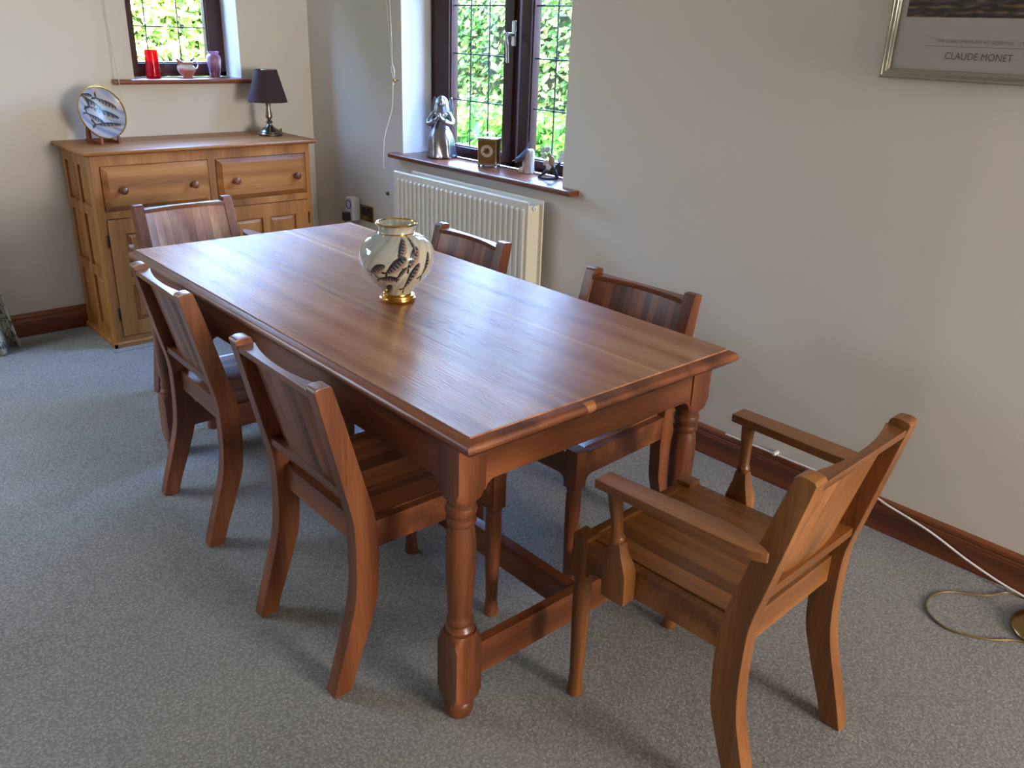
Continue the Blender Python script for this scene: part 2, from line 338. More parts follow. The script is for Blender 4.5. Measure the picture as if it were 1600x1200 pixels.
# windows: frame in the wall plane u (along the wall), z; d = depth axis
def build_window(name, axis, d0, u0, u1, z0, z1, lights, leads_z, handle=None):
    """lights: list of (sash u0,u1, glass u0,u1, [lead u])"""
    root = bpy.data.objects.new(name, None); COL.objects.link(root); root['kind'] = 'structure'
    def bx(bm, a0, a1, e0, e1, c0, c1, r=.004, mat=0):
        a0, a1 = min(a0, a1), max(a0, a1)
        if axis == 'x': box(bm, e0, e1, a0, a1, c0, c1, r, mat)
        else: box(bm, a0, a1, e0, e1, c0, c1, r, mat)
    fw = .05; lo, hi = min(u0, u1), max(u0, u1)
    bm = bmesh.new(); e0, e1 = d0+.012, d0+.075
    bx(bm, lo, lo+fw, e0, e1, z0, z1); bx(bm, hi-fw, hi, e0, e1, z0, z1); bx(bm, lo, hi, e0, e1, z0, z0+.028); bx(bm, lo, hi, e0, e1, z1-fw, z1)
    for a in lights[:-1]: bx(bm, a[1]-.02, a[1]+.02, e0, e1, z0, z1)
    obj('window_frame', bm, UPVC, root)
    for s0, s1, g0, g1, lu in lights:
        bm = bmesh.new(); a, b = min(s0, s1), max(s0, s1); ga, gb = min(g0, g1), max(g0, g1)
        gz0, gz1 = leads_z[0], z1-.1; f0 = d0-.0
        bx(bm, a, ga, f0, d0+.06, z0+.02, z1-.035, .006); bx(bm, gb, b, f0, d0+.06, z0+.02, z1-.035, .006)
        bx(bm, ga-.01, gb+.01, f0, d0+.06, z0+.02, gz0, .006); bx(bm, ga-.01, gb+.01, f0, d0+.06, gz1, z1-.035, .006)
        # inner step of the sash
        bx(bm, ga-.012, ga+.006, d0+.012, d0+.055, gz0-.01, gz1+.01, .003); bx(bm, gb-.006, gb+.012, d0+.012, d0+.055, gz0-.01, gz1+.01, .003)
        bx(bm, ga, gb, d0+.012, d0+.055, gz0-.01, gz0+.006, .003)
        sash = obj('sash', bm, UPVC, root)
        bm = bmesh.new(); bx(bm, ga, gb, d0+.034, d0+.040, gz0, gz1, 0); obj('glass_pane', bm, GLASS, sash, ang=None)
        bm = bmesh.new()
        for u in lu: bx(bm, u-.003, u+.003, d0+.028, d0+.033, gz0, gz1, .001)
        for z in leads_z[1:]: bx(bm, ga, gb, d0+.028, d0+.033, z-.003, z+.003, .001)
        obj('leading', bm, LEAD, sash)
    return root
z_leads = [.962, 1.184, 1.400, 1.617, 1.834]
win1 = build_window('window_1', 'x', .17, WY1, WY2, WZ, WT,
    [(-.955, -1.555, -1.075, -1.488, [-1.213, -1.350]), (-1.602, -2.045, -1.668, -1.945, [-1.807])], z_leads)
win2 = build_window('window_2', 'y', .175, BX2, BX1, BZ, WT, [(-.455, -.962, -.512, -.905, [-.661, -.834])], [1.292, 1.470, 1.648, 1.826])
# window handle
bm = bmesh.new(); hx, hy, hz = .165, -1.560, 1.497
box(bm, hx-.004, hx+.006, hy-.011, hy+.011, hz-.05, hz+.058, .004, seg=3)
tube(bm, [(hx-.002, hy, hz), (hx-.034, hy+.004, hz)], .010, 14)
ball(bm, (hx-.038, hy+.014, hz+.001), .010, seg=12)
tube(bm, spline([(hx-.036, hy+.010, hz), (hx-.042, hy+.004, hz-.022), (hx-.04, hy-.002, hz-.05), (hx-.037, hy-.004, hz-.12)], 6), [.011]*6+[.0095]*6+[.009]*7, 12, flat=.7)
o = obj('handle', bm, CHROME, win1)

# ------------------------------------------------------------------ garden
def leaf_mat(name, a, b, trans=.35):
    k = N(name); oi = k.n('VertexColor'); oi.layer_name = 'Col'
    k.l(oi.outputs['Color'], k.b.inputs['Base Color']); k.set(Roughness=.65); k.b.inputs['Specular IOR Level'].default_value = .2
    t = k.n('BsdfTranslucent'); k.l(oi.outputs['Color'], t.inputs[0]); mx = k.n('MixShader'); mx.inputs[0].default_value = trans
    k.l(k.b.outputs[0], mx.inputs[1]); k.l(t.outputs[0], mx.inputs[2]); k.l(mx.outputs[0], k.t.nodes['Material Output'].inputs[0]); return k.m
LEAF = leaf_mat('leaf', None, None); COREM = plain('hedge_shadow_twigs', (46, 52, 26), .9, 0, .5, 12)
def hedge(name, label, x0, x1, y0, y1, h, n, size, cols, seed, face):
    """leaf cloud over a twiggy core; face = outward direction of the side seen from the room"""
    r = np.random.RandomState(seed); V = []; Fc = []; C = []
    lo = np.array([x0, y0, 0]); hi = np.array([x1, y1, h])
    P = lo+(hi-lo)*r.rand(n, 3)
    side = r.rand(n) < .78; th = .20
    if face[0]: P[side, 0] = (x0 if face[0] < 0 else x1)-face[0]*th*r.rand(side.sum())**1.4
    else: P[side, 1] = (y0 if face[1] < 0 else y1)-face[1]*th*r.rand(side.sum())**1.4
    P[~side, 2] = h-th*r.rand((~side).sum())**1.2
    for i in range(n):
        b = mnoise.noise(Vector(P[i]*2.3))*.09
        P[i] += np.array([face[0]*b, face[1]*b, b*.6])+r.randn(3)*.015
    nor = np.array([face[0]*.9, face[1]*.9, .75])+r.randn(n, 3)*.55; nor /= np.linalg.norm(nor, axis=1)[:, None]
    t = r.randn(n, 3); t -= nor*(t*nor).sum(1)[:, None]; t /= np.linalg.norm(t, axis=1)[:, None]; s = np.cross(nor, t)
    L = size*(.65+.7*r.rand(n)); Wd = L*(.24+.1*r.rand(n))
    base = P-t*L[:, None]*.5; tip = P+t*L[:, None]*.5; mid = P+nor*(-.12*L)[:, None]
    a = P+s*Wd[:, None]+nor*(.05*L)[:, None]; b = P-s*Wd[:, None]+nor*(.05*L)[:, None]
    V = np.stack([base, a, tip, b, mid], 1).reshape(-1, 3)
    Fc = [f for i in range(n) for f in ((5*i, 5*i+1, 5*i+4), (5*i+1, 5*i+2, 5*i+4), (5*i+2, 5*i+3, 5*i+4), (5*i+3, 5*i, 5*i+4))]
    me = bpy.data.meshes.new(name); me.from_pydata(V.tolist(), [], Fc); me.materials.append(LEAF)
    pal = np.array([L3(c) for c in cols]); w_ = r.rand(n)**1.3*(len(cols)-1); k = np.minimum(w_.astype(int), len(cols)-2); f = (w_-k)[:, None]
    c = pal[k]*(1-f)+pal[k+1]*f; cc = np.ones((n*5, 4)); cc[:, :3] = np.repeat(c, 5, 0)
    at = me.color_attributes.new('Col', 'FLOAT_COLOR', 'POINT'); at.data.foreach_set('color', cc.ravel())
    o = bpy.data.objects.new('foliage', me); COL.objects.link(o)
    root = thing(name, label, 'hedge'); o.parent = root
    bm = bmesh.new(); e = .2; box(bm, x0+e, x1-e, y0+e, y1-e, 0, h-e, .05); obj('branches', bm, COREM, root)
    return root
G1 = [(34, 62, 22), (58, 92, 32), (88, 122, 46), (142, 158, 90), (158, 132, 84)]
G2 = [(40, 84, 24), (78, 130, 34), (116, 164, 44), (160, 182, 74)]
G3 = [(90, 120, 34), (160, 180, 70), (216, 220, 120), (240, 236, 180)]
hedge('tall_hedge', 'tall glossy green hedge outside the larger window, behind the low hedge', 2.6, 3.4, -3.3, 5.0, 1.85, 26000, .075, G1, 3, (-1, 0))
hedge('low_hedge', 'low yellow-green clipped hedge close outside the larger window', 1.35, 1.95, -3.3, 1.9, .98, 9000, .07, G2, 5, (-1, 0))
hedge('sunlit_hedge', 'bright sunlit hedge outside the smaller window above the sideboard', -1.5, 1.25, 2.3, 3.1, 1.78, 20000, .075, G3, 8, (0, -1))
hedge('sky_blocking_hedge', 'high dark hedge added out of view to block low sky light, to the right beyond the larger window', 2.1, 3.3, -8.0, -3.6, 3.6, 6000, .11, G1, 11, (-1, 0))  # unseen hedge, added to keep low sky light off the back wall
hedge('sky_blocking_hedge', 'high dark hedge added out of view to block blue sky light, to the left beyond the smaller window', -8.0, -1.75, 2.2, 3.2, 3.6, 6000, .11, G1, 12, (0, -1))  # unseen hedge, added to cut blue sky light on the right wall
def grass_mat():
    k = N('lawn'); tc = k.n('TexCoord'); nz = k.n('TexNoise'); nz.inputs['Scale'].default_value = 30; nz.inputs['Detail'].default_value = 6; k.l(tc.outputs['Object'], nz.inputs[0])
    k.l(k.ramp(nz.outputs['Fac'], [(.35, lin((70, 96, 40))), (.65, lin((120, 150, 66)))]), k.b.inputs['Base Color']); k.set(Roughness=.9); k.bump(nz.outputs['Fac'], .6, .03); return k.m
bm = bmesh.new(); box(bm, -14, 14, .3, 14, -.14, -.06, 0); box(bm, .3, 14, -12, .3, -.14, -.06, 0); struct('ground', bm, grass_mat(), ang=None)

# ------------------------------------------------------------------ dining table
TZ, TX0, TY0, TW, TL = .765, -1.6653, -3.5108, .9038, 1.9037
table = thing('dining_table', 'long oak-stained farmhouse dining table with turned legs, in the middle of the room', 'table', (TX0, TY0, 0), -.0075)
E_ = .022
bm = bmesh.new(); box(bm, E_, TW-E_, E_, TL-E_, TZ-.030, TZ, .0015); obj('tabletop', bm, W['top'], table)
# moulded edge running round the top, mitred
prof = [(0, -.004), (.003, -.004), (.006, -.0065), (.014, -.009), (.019, -.0135), (.022, -.020), (.0215, -.026), (.018, -.031), (.012, -.034), (.010, -.038), (.004, -.040), (0, -.040)]
bm = bmesh.new(); crn = [(E_, E_, -1, -1), (TW-E_, E_, 1, -1), (TW-E_, TL-E_, 1, 1), (E_, TL-E_, -1, 1)]
rings = [[bm.verts.new((x+sx*p, y+sy*p, TZ+z)) for p, z in prof] for x, y, sx, sy in crn]
for i in range(4):
    A, B = rings[i], rings[(i+1) % 4]
    for k in range(len(prof)-1): bm.faces.new((A[k], B[k], B[k+1], A[k+1]))
edge = obj('edge_moulding', bm, W['tabley'], table, ang=.9)
bm = bmesh.new(); pq = prof[2:9]
A = [bm.verts.new((.352-.020+.008*i/6, E_-p-.0005, TZ+z+.0004)) for i, (p, z) in enumerate(pq)]; B = [bm.verts.new((.352+.014-.008*i/6, E_-p-.0005, TZ+z+.0004)) for i, (p, z) in enumerate(pq)]
for k in range(len(pq)-1): bm.faces.new((A[k], B[k], B[k+1], A[k+1]))
bm.faces.new([bm.verts.new((v.co.x, E_-.012, v.co.z)) for v in (A[0], B[0], B[-1], A[-1])])
o = obj('wood_repair', bm, wood('pale_patch_wood', axis='x', dark=(120, 74, 38), mid=(158, 104, 60), light_=(184, 130, 84)), edge, ang=.9)
o['label'] = 'small lighter tapered patch let into the end moulding'
LEGW = .073; LI = .0185+LEGW/2; LJ = .052+LEGW/2
legs = [(LI, LJ), (TW-LI-.02, LJ), (TW-LI-.02, TL-LJ), (LI, TL-LJ)]
def table_leg(cx, cy):
    bm = bmesh.new(); h = LEGW/2
    for z0, z1, tp, bt in ((.05, .243, 1, 1), (.592, .729, 0, 1)):
        t = bmesh.new(); n = 16
        # square block with its corners turned away (lamb's tongue) where it meets the turning
        zs = []
        if bt: zs += [(z0, .78), (z0+.006, .88), (z0+.016, .97), (z0+.026, 1.0)]
        else: zs += [(z0, 1)]
        if tp: zs += [(z1-.034, 1.0), (z1-.020, .96), (z1-.009, .86), (z1, .74)]
        else: zs += [(z1, 1)]
        rr = []
        for z, lim in zs:
            ring = []
            for i in range(32):
                a = 2*PI*(i+.5)/32; c, s = math.cos(a), math.sin(a); sq = h/max(abs(c), abs(s)); r = min(sq, h*1.4142*lim) if lim < 1 else sq
                if lim < 1: r = min(sq, h*1.42*(lim))
                ring.append(t.verts.new((cx+c*r, cy+s*r, z)))
            if False: pass
            rr.append(ring)
        # exact corners
        for (z, lim), ring in zip(zs, rr):
            if lim >= .999:
                for i, v in enumerate(ring):
                    if i % 8 == 3: v.co = (cx+h*(1 if i in (3, 27) else -1), cy+h*(1 if i in (3, 11) else -1), z)
        for A, B in zip(rr, rr[1:]):
            for i in range(32): t.faces.new((A[i], A[(i+1) % 32], B[(i+1) % 32], B[i]))
        t.faces.new(rr[0][::-1]); t.faces.new(rr[-1]); merge(bm, t)
    P = [(.026, 0), (.031, .004), (.0345, .014), (.0355, .026), (.033, .038), (.028, .044), (.026, .048), (.030, .052)]
    lathe(bm, P, (cx, cy, 0), 28)
    P = [(.030, .235), (.034, .242), (.0345, .25), (.031, .256), (.0285, .262), (.031, .268), (.0315, .275), (.0285, .282), (.0275, .292), (.0295, .32), (.032, .36), (.034, .41), (.0345, .45), (.0335, .485), (.031, .508), (.0285, .520), (.0285, .5235), (.0325, .528), (.034, .535), (.0325, .542), (.0285, .545), (.029, .548), (.0335, .553), (.0355, .562), (.0335, .571), (.029, .575), (.029, .579), (.0335, .584), (.034, .590), (.03, .596)]
    lathe(bm, P, (cx, cy, 0), 28)
    return bm
for lx, ly in legs: obj('leg', table_leg(lx, ly), W['tablez'], table, ang=.55)
(ax, ay), (bx_, by), (cx3, cy3), (dx, dy) = legs
AZ0, AZ1 = .628, .727
def apron(axis, c0, c1, fixed0, fixed1):
    bm = bmesh.new(); pts = [(c0, AZ1), (c0, AZ0-.022), (c0+.004, AZ0-.020), (c0+.010, AZ0-.008), (c0+.022, AZ0-.001), (c0+.03, AZ0), (c1-.03, AZ0), (c1-.022, AZ0-.001), (c1-.010, AZ0-.008), (c1-.004, AZ0-.020), (c1, AZ0-.022), (c1, AZ1)]
    prism(bm, pts, axis, fixed0, fixed1, .001); return bm
h = LEGW/2
obj('apron', apron('y', ax+h, bx_-h, ay-h+.004, ay-h+.026), W['tablex'], table)
obj('apron', apron('y', ax+h, bx_-h, dy+h-.026, dy+h-.004), W['tablex'], table)
obj('apron', apron('x', ay+h, dy-h, ax-h+.004, ax-h+.026), W['tabley'], table)
obj('apron', apron('x', ay+h, dy-h, bx_+h-.026, bx_+h-.004), W['tabley'], table)
for y in (ay, dy):
    bm = bmesh.new(); box(bm, ax+h, bx_-h, y-.014, y+.014, .093, .183, .003); obj('stretcher', bm, W['tablex'], table)
bm = bmesh.new(); box(bm, (ax+bx_)/2-.016, (ax+bx_)/2+.016, ay+.014, dy-.014, .095, .180, .003); obj('stretcher', bm, W['tabley'], table)

# ------------------------------------------------------------------ chairs (local: +y faces forward)
HW, HT, TH = .2165, .2105, .040
PF = [(.0, -.231), (.06, -.212), (.12, -.189), (.18, -.168), (.24, -.150), (.30, -.144), (.36, -.141), (.42, -.142), (.46, -.147), (.50, -.156), (.56, -.172), (.64, -.193), (.72, -.214), (.80, -.237)]
PR = [(.0, -.280), (.06, -.264), (.12, -.246), (.18, -.228), (.24, -.213), (.30, -.206), (.36, -.204), (.42, -.204), (.46, -.206), (.50, -.213), (.56, -.227), (.64, -.245), (.72, -.263), (.80, -.281)]
def interp(T, z):
    for (a, va), (b, vb) in zip(T, T[1:]):
        if z <= b: return va+(vb-va)*(z-a)/(b-a)
    (a, va), (b, vb) = T[-2:]; return va+(vb-va)*(z-a)/(b-a)
def sm(T, n=4):
    return [(v.x, v.y) for v in spline([(a, b, 0) for a, b in T], n)]
def rear_leg(s):
    bm = bmesh.new(); f = [(y, z) for z, y in sm(PF)]; r = [(y, z) for z, y in sm(PR)]
    top = [(-.2385, .806), (-.2455, .8125), (-.262, .8135), (-.278, .810), (-.2825, .804)]
    pts = f+top+r[::-1]
    x1 = s*HW; x0 = s*(HW-TH); prism(bm, pts, 'x', min(x0, x1), max(x0, x1), .0035, seg=2)
    for v in bm.verts: v.co.x -= s*(HW-HT)*max(0, (v.co.z-.3))/.5
    return bm
def front_leg(s):
    bm = bmesh.new(); x, y = s*.1945, .2285; q = .022
    box(bm, x-q, x+q, y-q, y+q, .345, .462, .0025)
    lathe(bm, [(.0165, 0), (.0205, .003), (.021, .012), (.0185, .03), (.0168, .055), (.0175, .09), (.0195, .16), (.0215, .24), (.0222, .29), (.0215, .322), (.0195, .330), (.0195, .333), (.0225, .337), (.0215, .345), (.0195, .347)], (x, y, 0), 20)
    return bm
def seat_frame():
    bm = bmesh.new(); x, y, q = .1945, .2285, .022; z0, z1 = .378, .450
    br = lambda a0, a1, fl, fr: [(a0, z1)]+([(a0, z0-.020), (a0+.004, z0-.018), (a0+.010, z0-.007), (a0+.02, z0-.001), (a0+.026, z0)] if fl else [(a0, z0)])+([(a1-.026, z0), (a1-.02, z0-.001), (a1-.010, z0-.007), (a1-.004, z0-.018), (a1, z0-.02)] if fr else [(a1, z0)])+[(a1, z1)]
    prism(bm, br(-x+q, x-q, 1, 1), 'y', y+q-.026, y+q-.004, .0015)
    prism(bm, [(-HW+TH, z0), (HW-TH, z0), (HW-TH, z1-.004), (-HW+TH, z1-.004)], 'y', -.180, -.158, .0015)
    for s in (-1, 1):
        a, b = s*.213, s*.190; prism(bm, br(-.150, y-q, 0, 1), 'x', min(a, b), max(a, b), .0015)
    return bm
def seat(dish=.013):
    bm = bmesh.new(); nx, ny = 24, 10; X = lambda i: -.189+.378*i/nx; Y = lambda j: -.166+.390*j/ny
    def z(x, y):
        u = x/.189; return .4535-dish*(1-u*u)*(.75+.25*math.cos(PI*(y-.03)/.45))-.003*max(0, (y-.15)/.08)**2
    T = [[bm.verts.new((X(i), Y(j), z(X(i), Y(j)))) for j in range(ny+1)] for i in range(nx+1)]
    B = [[bm.verts.new((X(i), Y(j), z(X(i), Y(j))-.016)) for j in range(ny+1)] for i in range(nx+1)]
    for i in range(nx):
        for j in range(ny):
            bm.faces.new((T[i][j], T[i+1][j], T[i+1][j+1], T[i][j+1])); bm.faces.new((B[i][j], B[i][j+1], B[i+1][j+1], B[i+1][j]))
    for i in range(nx):
        for j in (0, ny): bm.faces.new((T[i][j], T[i+1][j], B[i+1][j], B[i][j]))
    for j in range(ny):
        for i in (0, nx): bm.faces.new((T[i][j], T[i][j+1], B[i][j+1], B[i][j]))
    return bm
def curve(x, w=.175): return -.026*(1-(x/w)**2)
def back_panel():
    bm = bmesh.new(); nx, nz = 28, 8; w = .1745; T = []; B = []
    for i in range(nx+1):
        x = -w+2*w*i/nx; T.append([]); B.append([])
        for j in range(nz+1):
            z = .528+(.780-.528)*j/nz; y = interp(PF, z)-.004+curve(x, w)
            T[i].append(bm.verts.new((x, y, z))); B[i].append(bm.verts.new((x, y-.011, z)))
    for i in range(nx):
        for j in range(nz): bm.faces.new((T[i][j], T[i+1][j], T[i+1][j+1], T[i][j+1])); bm.faces.new((B[i][j], B[i][j+1], B[i+1][j+1], B[i+1][j]))
    for i in range(nx):
        for j in (0, nz): bm.faces.new((T[i][j], T[i+1][j], B[i+1][j], B[i][j]))
    for j in range(nz):
        for i in (0, nx): bm.faces.new((T[i][j], T[i][j+1], B[i][j+1], B[i][j]))
    return bm
def back_rail(z0, z1, w, lift=.003):
    bm = bmesh.new(); zf = (z0+z1)/2; fr = interp(PF, zf)-.001; re = interp(PR, zf)+.006; n = 20
    pts = [(-w+2*w*i/n, fr+curve(-w+2*w*i/n, w)+lift) for i in range(n+1)]
    # rear edge stays straight: the rail is thick at the posts and slim in the middle
    mid = fr+curve(0)-.016; re = min(re, mid)
    pts += [(w, re), (-w, re)]
    prism(bm, pts, 'z', z0, z1, .002); return bm
def armrest(s):
    bm = bmesh.new(); n = 20; out = []; inn = []
    for i in range(n+1):
        t = i/n; y = .150-.386*t
        xo = .279-.004*t-.008*t*t; xi = .229-.0172*min(1, t/.7)
        if t > .72: e = (t-.72)/.28; xi += .034*e**1.7; xo -= .016*e**4
        out.append((s*xo, y)); inn.append((s*max(xi, HT+.0005 if t > .8 else 0), y))
    pts = out+inn[::-1]; prism(bm, pts, 'z', .643, .664, .004, seg=3); return bm
def arm_support(s):
    bm = bmesh.new(); k = [(.376, .030, .019), (.384, .032, .020), (.45, .031, .020), (.470, .026, .018), (.495, .018, .0145), (.52, .0145, .0125)]
    cx0 = s*.2345; cy0 = .098
    def cen(z): t = max(0, (z-.44))/.2; return cx0+s*.018*t, cy0+.016*t
    t = bmesh.new(); R = []
    for z, hy, hx in k:
        x, y = cen(z); R.append([t.verts.new((x+a*hx, y+b*hy, z)) for a, b in ((-1, -1), (1, -1), (1, 1), (-1, 1))])
    for A, B in zip(R, R[1:]):
        for i in range(4): t.faces.new((A[i], A[(i+1) % 4], B[(i+1) % 4], B[i]))
    t.faces.new(R[0][::-1]); t.faces.new(R[-1]); bmesh.ops.recalc_face_normals(t, faces=t.faces); bev(t, .002); merge(bm, t)
    P = [(.516, .0125), (.522, .0155), (.527, .0165), (.532, .0155), (.536, .013), (.56, .0128), (.60, .0145), (.63, .0165), (.645, .017)]
    tube(bm, [(cen(z)[0], cen(z)[1], z) for z, r in P], [r for z, r in P], 16); return bm
def make_chair(name, label, wd, arms, loc, rz, strip, seatm, group):
    t = thing(name, label, 'chair', loc, rz, group)
    obj('seat', seat(), W[seatm], t)
    obj('seat_frame', seat_frame(), W[wd+'x'], t)
    for s in (-1, 1): obj('leg', front_leg(s), W[wd+'z'], t); obj('leg', rear_leg(s), W[wd+'z'], t, ang=.5)
    obj('back_panel', back_panel(), W[strip], t, ang=.5)
    obj('top_rail', back_rail(.779, .795, .1745), W[wd+'x'], t); obj('lower_rail', back_rail(.513, .534, .178), W[wd+'x'], t)
    if arms:
        for s in (-1, 1):
            a = obj('armrest', armrest(s), W[wd+'y'], t); obj('arm_support', arm_support(s), W[wd+'z'], a)
    return t
R_ = math.radians
GS = 'armless chairs along the long sides of the table'
chA = make_chair('dining_chair', 'armless slat-back wooden chair on the near side of the table, beside its front leg', 'red', 0, (-1.535, -2.991, 0), R_(-90.87), 'redstrip', 'redseat', GS)
dup(chA, (-1.491, -2.191, 0), R_(-92.1), 'armless slat-back wooden chair at the far left corner of the table, nearer the sideboard', GS)
dup(chA, (-.861, -2.208, 0), R_(87.86), 'armless slat-back wooden chair pulled in between the table and the radiator', GS)
dup(chA, (-.845, -3.041, 0), R_(92.74), 'armless slat-back wooden chair between the table and the bare right-hand wall', GS)
GA = 'armchairs at the two ends of the table'
chE = make_chair('dining_armchair', 'golden oak carver armchair with curved arms at the near end of the table', 'gold', 1, (-1.147, -3.778, 0), R_(1.87), 'goldstrip', 'goldseat', GA)
make_chair('dining_armchair', 'wooden carver armchair at the far end of the table in front of the sideboard', 'red', 1, (-1.225, -1.344, 0), R_(182.8), 'pinkstrip', 'redseat', GA)

# ------------------------------------------------------------------ sideboard
SL, SR, SD, SH = -1.397, -.287, .453, .945
sb = thing('sideboard', 'honey pine sideboard with two drawers above panelled doors against the back wall', 'sideboard', (0, 0, 0))
YF = -SD
bm = bmesh.new(); box(bm, SL+.012, SR-.012, YF+.02, -.022, .03, SH-.024, 0)      # inner case
zc0 = .03
for x0, x1, z0, z1 in ((SL, SL+.036, zc0, SH-.022), (SR-.026, SR, zc0, SH-.022), (-.848, -.812, zc0, SH-.022), (SL, SR, SH-.07, SH-.022), (SL, SR, .632, .666), (SL, SR, zc0, .052)):
    box(bm, x0+.0004*(x0 == SL), x1-.0004*(x1 == SR), YF-(.0006 if z1-z0 > .2 else 0), YF+.018, z0, z1, .0)
# side frames with two columns and three rows of openings
def side_frame(bm, x0, x1):
    ys = [YF+.02, YF+.068, (YF-.02)/2-.018, (YF-.02)/2+.018, -.07, -.022]
    for a, b in ((ys[0]-.019, ys[1]), (ys[2], ys[3]), (ys[4], ys[5])): box(bm, x0, x1, a, b, zc0+.0005, SH-.0225, .0)
    for z0, z1 in ((zc0, .085), (.335, .385), (.635, .685), (.865, SH-.022)): box(bm, x0+.0005, x1-.0005, YF+.0015, -.0225, z0, z1, .0)
side_frame(bm, SL, SL+.02); side_frame(bm, SR-.02, SR)
obj('cabinet', bm, W['pinez'], sb)
def field_panel(bm, axis, f, u0, u1, z0, z1, raise_=.010, m=.024, back=.004):
    """raised and fielded panel; f = face plane, raised towards -axis"""
    t = bmesh.new()
    def P(u, z, d): return (u, f-d, z) if axis == 'y' else (f-d, u, z)
    R = [[t.verts.new(P(u, z, d)) for u, z in ((u0+k, z0+k), (u1-k, z0+k), (u1-k, z1-k), (u0+k, z1-k))] for k, d in ((0, -back), (0, .001), (m, raise_-.002), (m+.002, raise_), (m+.003, raise_))]
    for A, B in zip(R, R[1:]):
        for i in range(4): t.faces.new((A[i], A[(i+1) % 4], B[(i+1) % 4], B[i]))
    t.faces.new(R[-1]); t.faces.new(R[0][::-1]); merge(bm, t)
for x0 in (SL+.012,):
    for ya, yb in ((YF+.068, (YF-.02)/2-.018), ((YF-.02)/2+.018, -.07)):
        for z0, z1 in ((.085, .335), (.385, .635), (.685, .865)):
            bm = bmesh.new(); field_panel(bm, 'x', x0, ya, yb, z0, z1, .008, .02); o = obj('side_panel', bm, W['pinez'], sb, ang=.2)
for ya, yb in ((YF+.068, (YF-.02)/2-.018), ((YF-.02)/2+.018, -.07)):
    for z0, z1 in ((.085, .335), (.385, .635), (.685, .865)):
        bm = bmesh.new(); field_panel(bm, 'x', 0, ya, yb, z0, z1, .008, .02)
        for v in bm.verts: v.co.x = SR-.012-v.co.x
        obj('side_panel', bm, W['pinez'], sb, ang=.2)
# plinth and top
bm = bmesh.new(); t = [(0, 0), (.012, 0), (.012, .022), (.006, .030), (0, .030)]
t = [(a, max(z, .003)) for a, z in t]; prism(bm, [(YF-a, z) for a, z in t], 'x', SL-.012, SR+.012); prism(bm, [(SL-a, z) for a, z in t], 'y', YF-.012, -.022); prism(bm, [(SR+a, z) for a, z in t], 'y', YF-.012, -.022); box(bm, SL, SR, YF, -.022, .003, .03, 0)
obj('plinth', bm, W['pinex'], sb)
bm = bmesh.new(); TO = .030
pf = [(-.004, 0), (0, -.002), (.003, -.008), (.002, -.014), (-.004, -.019), (-.012, -.022), (-.02, -.0225)]
X0, X1, Y0 = SL-TO, SR+TO-.003, YF-TO
t = bmesh.new(); R = [[t.verts.new(v) for v in ((X0-a, -.004, SH+z), (X0-a, Y0-a, SH+z), (X1+a, Y0-a, SH+z), (X1+a, -.004, SH+z))] for a, z in pf]
for A, B in zip(R, R[1:]):
    for i in range(4): t.faces.new((A[i], A[(i+1) % 4], B[(i+1) % 4], B[i]))
t.faces.new(R[0]); t.faces.new(R[-1][::-1]); merge(bm, t); obj('worktop', bm, W['pinex'], sb, ang=.5)
def knob(x, y, z, r=.019):
    bm = bmesh.new(); M = Matrix.Translation((x, y, z)) @ Matrix.Rotation(PI/2, 4, 'X')
    lathe(bm, [(.010, -.002), (.009, .010), (.012, .016), (r*.93, .021), (r, .027), (r*.93, .033), (r*.6, .038), (.003, .040)], (0, 0, 0), 22, M=M); return bm
for x0, x1, kx in ((-1.357, -.851, (-1.277, -.938)), (-.808, -.316, (-.722, -.385))):
    bm = bmesh.new(); field_panel(bm, 'y', YF, x0, x1, .668, .872, .018, .022)
    d = obj('drawer', bm, W['pinex'], sb, ang=.2)
    for kx_ in kx: obj('knob', knob(kx_, YF-.018, .765), W['redz'], d)
for x0, x1, hs in ((-1.359, -.850, 1), (-.810, -.315, -1)):
    bm = bmesh.new(); xm = (x0+x1)/2; st = .075; z0, z1 = .055, .629
    for a, b in ((x0, x0+st), (xm-.019, xm+.019), (x1-st, x1)): box(bm, a, b, YF-.004, YF+.018, z0, z1, .001)
    for a, b in ((z0, .125), (.305, .345), (.558, z1)): box(bm, x0+.001, x1-.001, YF-.0035, YF+.017, a, b, .0008)
    d = obj('door', bm, W['pinez'], sb, ang=.3)
    for a, b in ((x0+st, xm-.019), (xm+.019, x1-st)):
        for c, e in ((.125, .305), (.345, .558)):
            bm = bmesh.new(); field_panel(bm, 'y', YF+.010, a, b, c, e, .011, .02); obj('door_panel', bm, W['pinez'], d, ang=.2)
    hx_ = x0-.004 if hs > 0 else x1+.004
    for z in (.17, .53):
        bm = bmesh.new(); tube(bm, [(hx_, YF-.003, z-.03), (hx_, YF-.003, z+.03)], .005, 8); obj('hinge', bm, DARKM, d)
    obj('knob', knob(x1-.035 if hs > 0 else x0+.035, YF-.004, .44, .016), W['redz'], d)
# offcut of carpet the sideboard stands on
bm = bmesh.new(); box(bm, SL-.03, SR+.03, YF-.062, -.03, -.002, .003, .001); tag(obj('carpet_offcut', bm, CARPET), 'thin strip of grey carpet laid under the sideboard', 'mat')

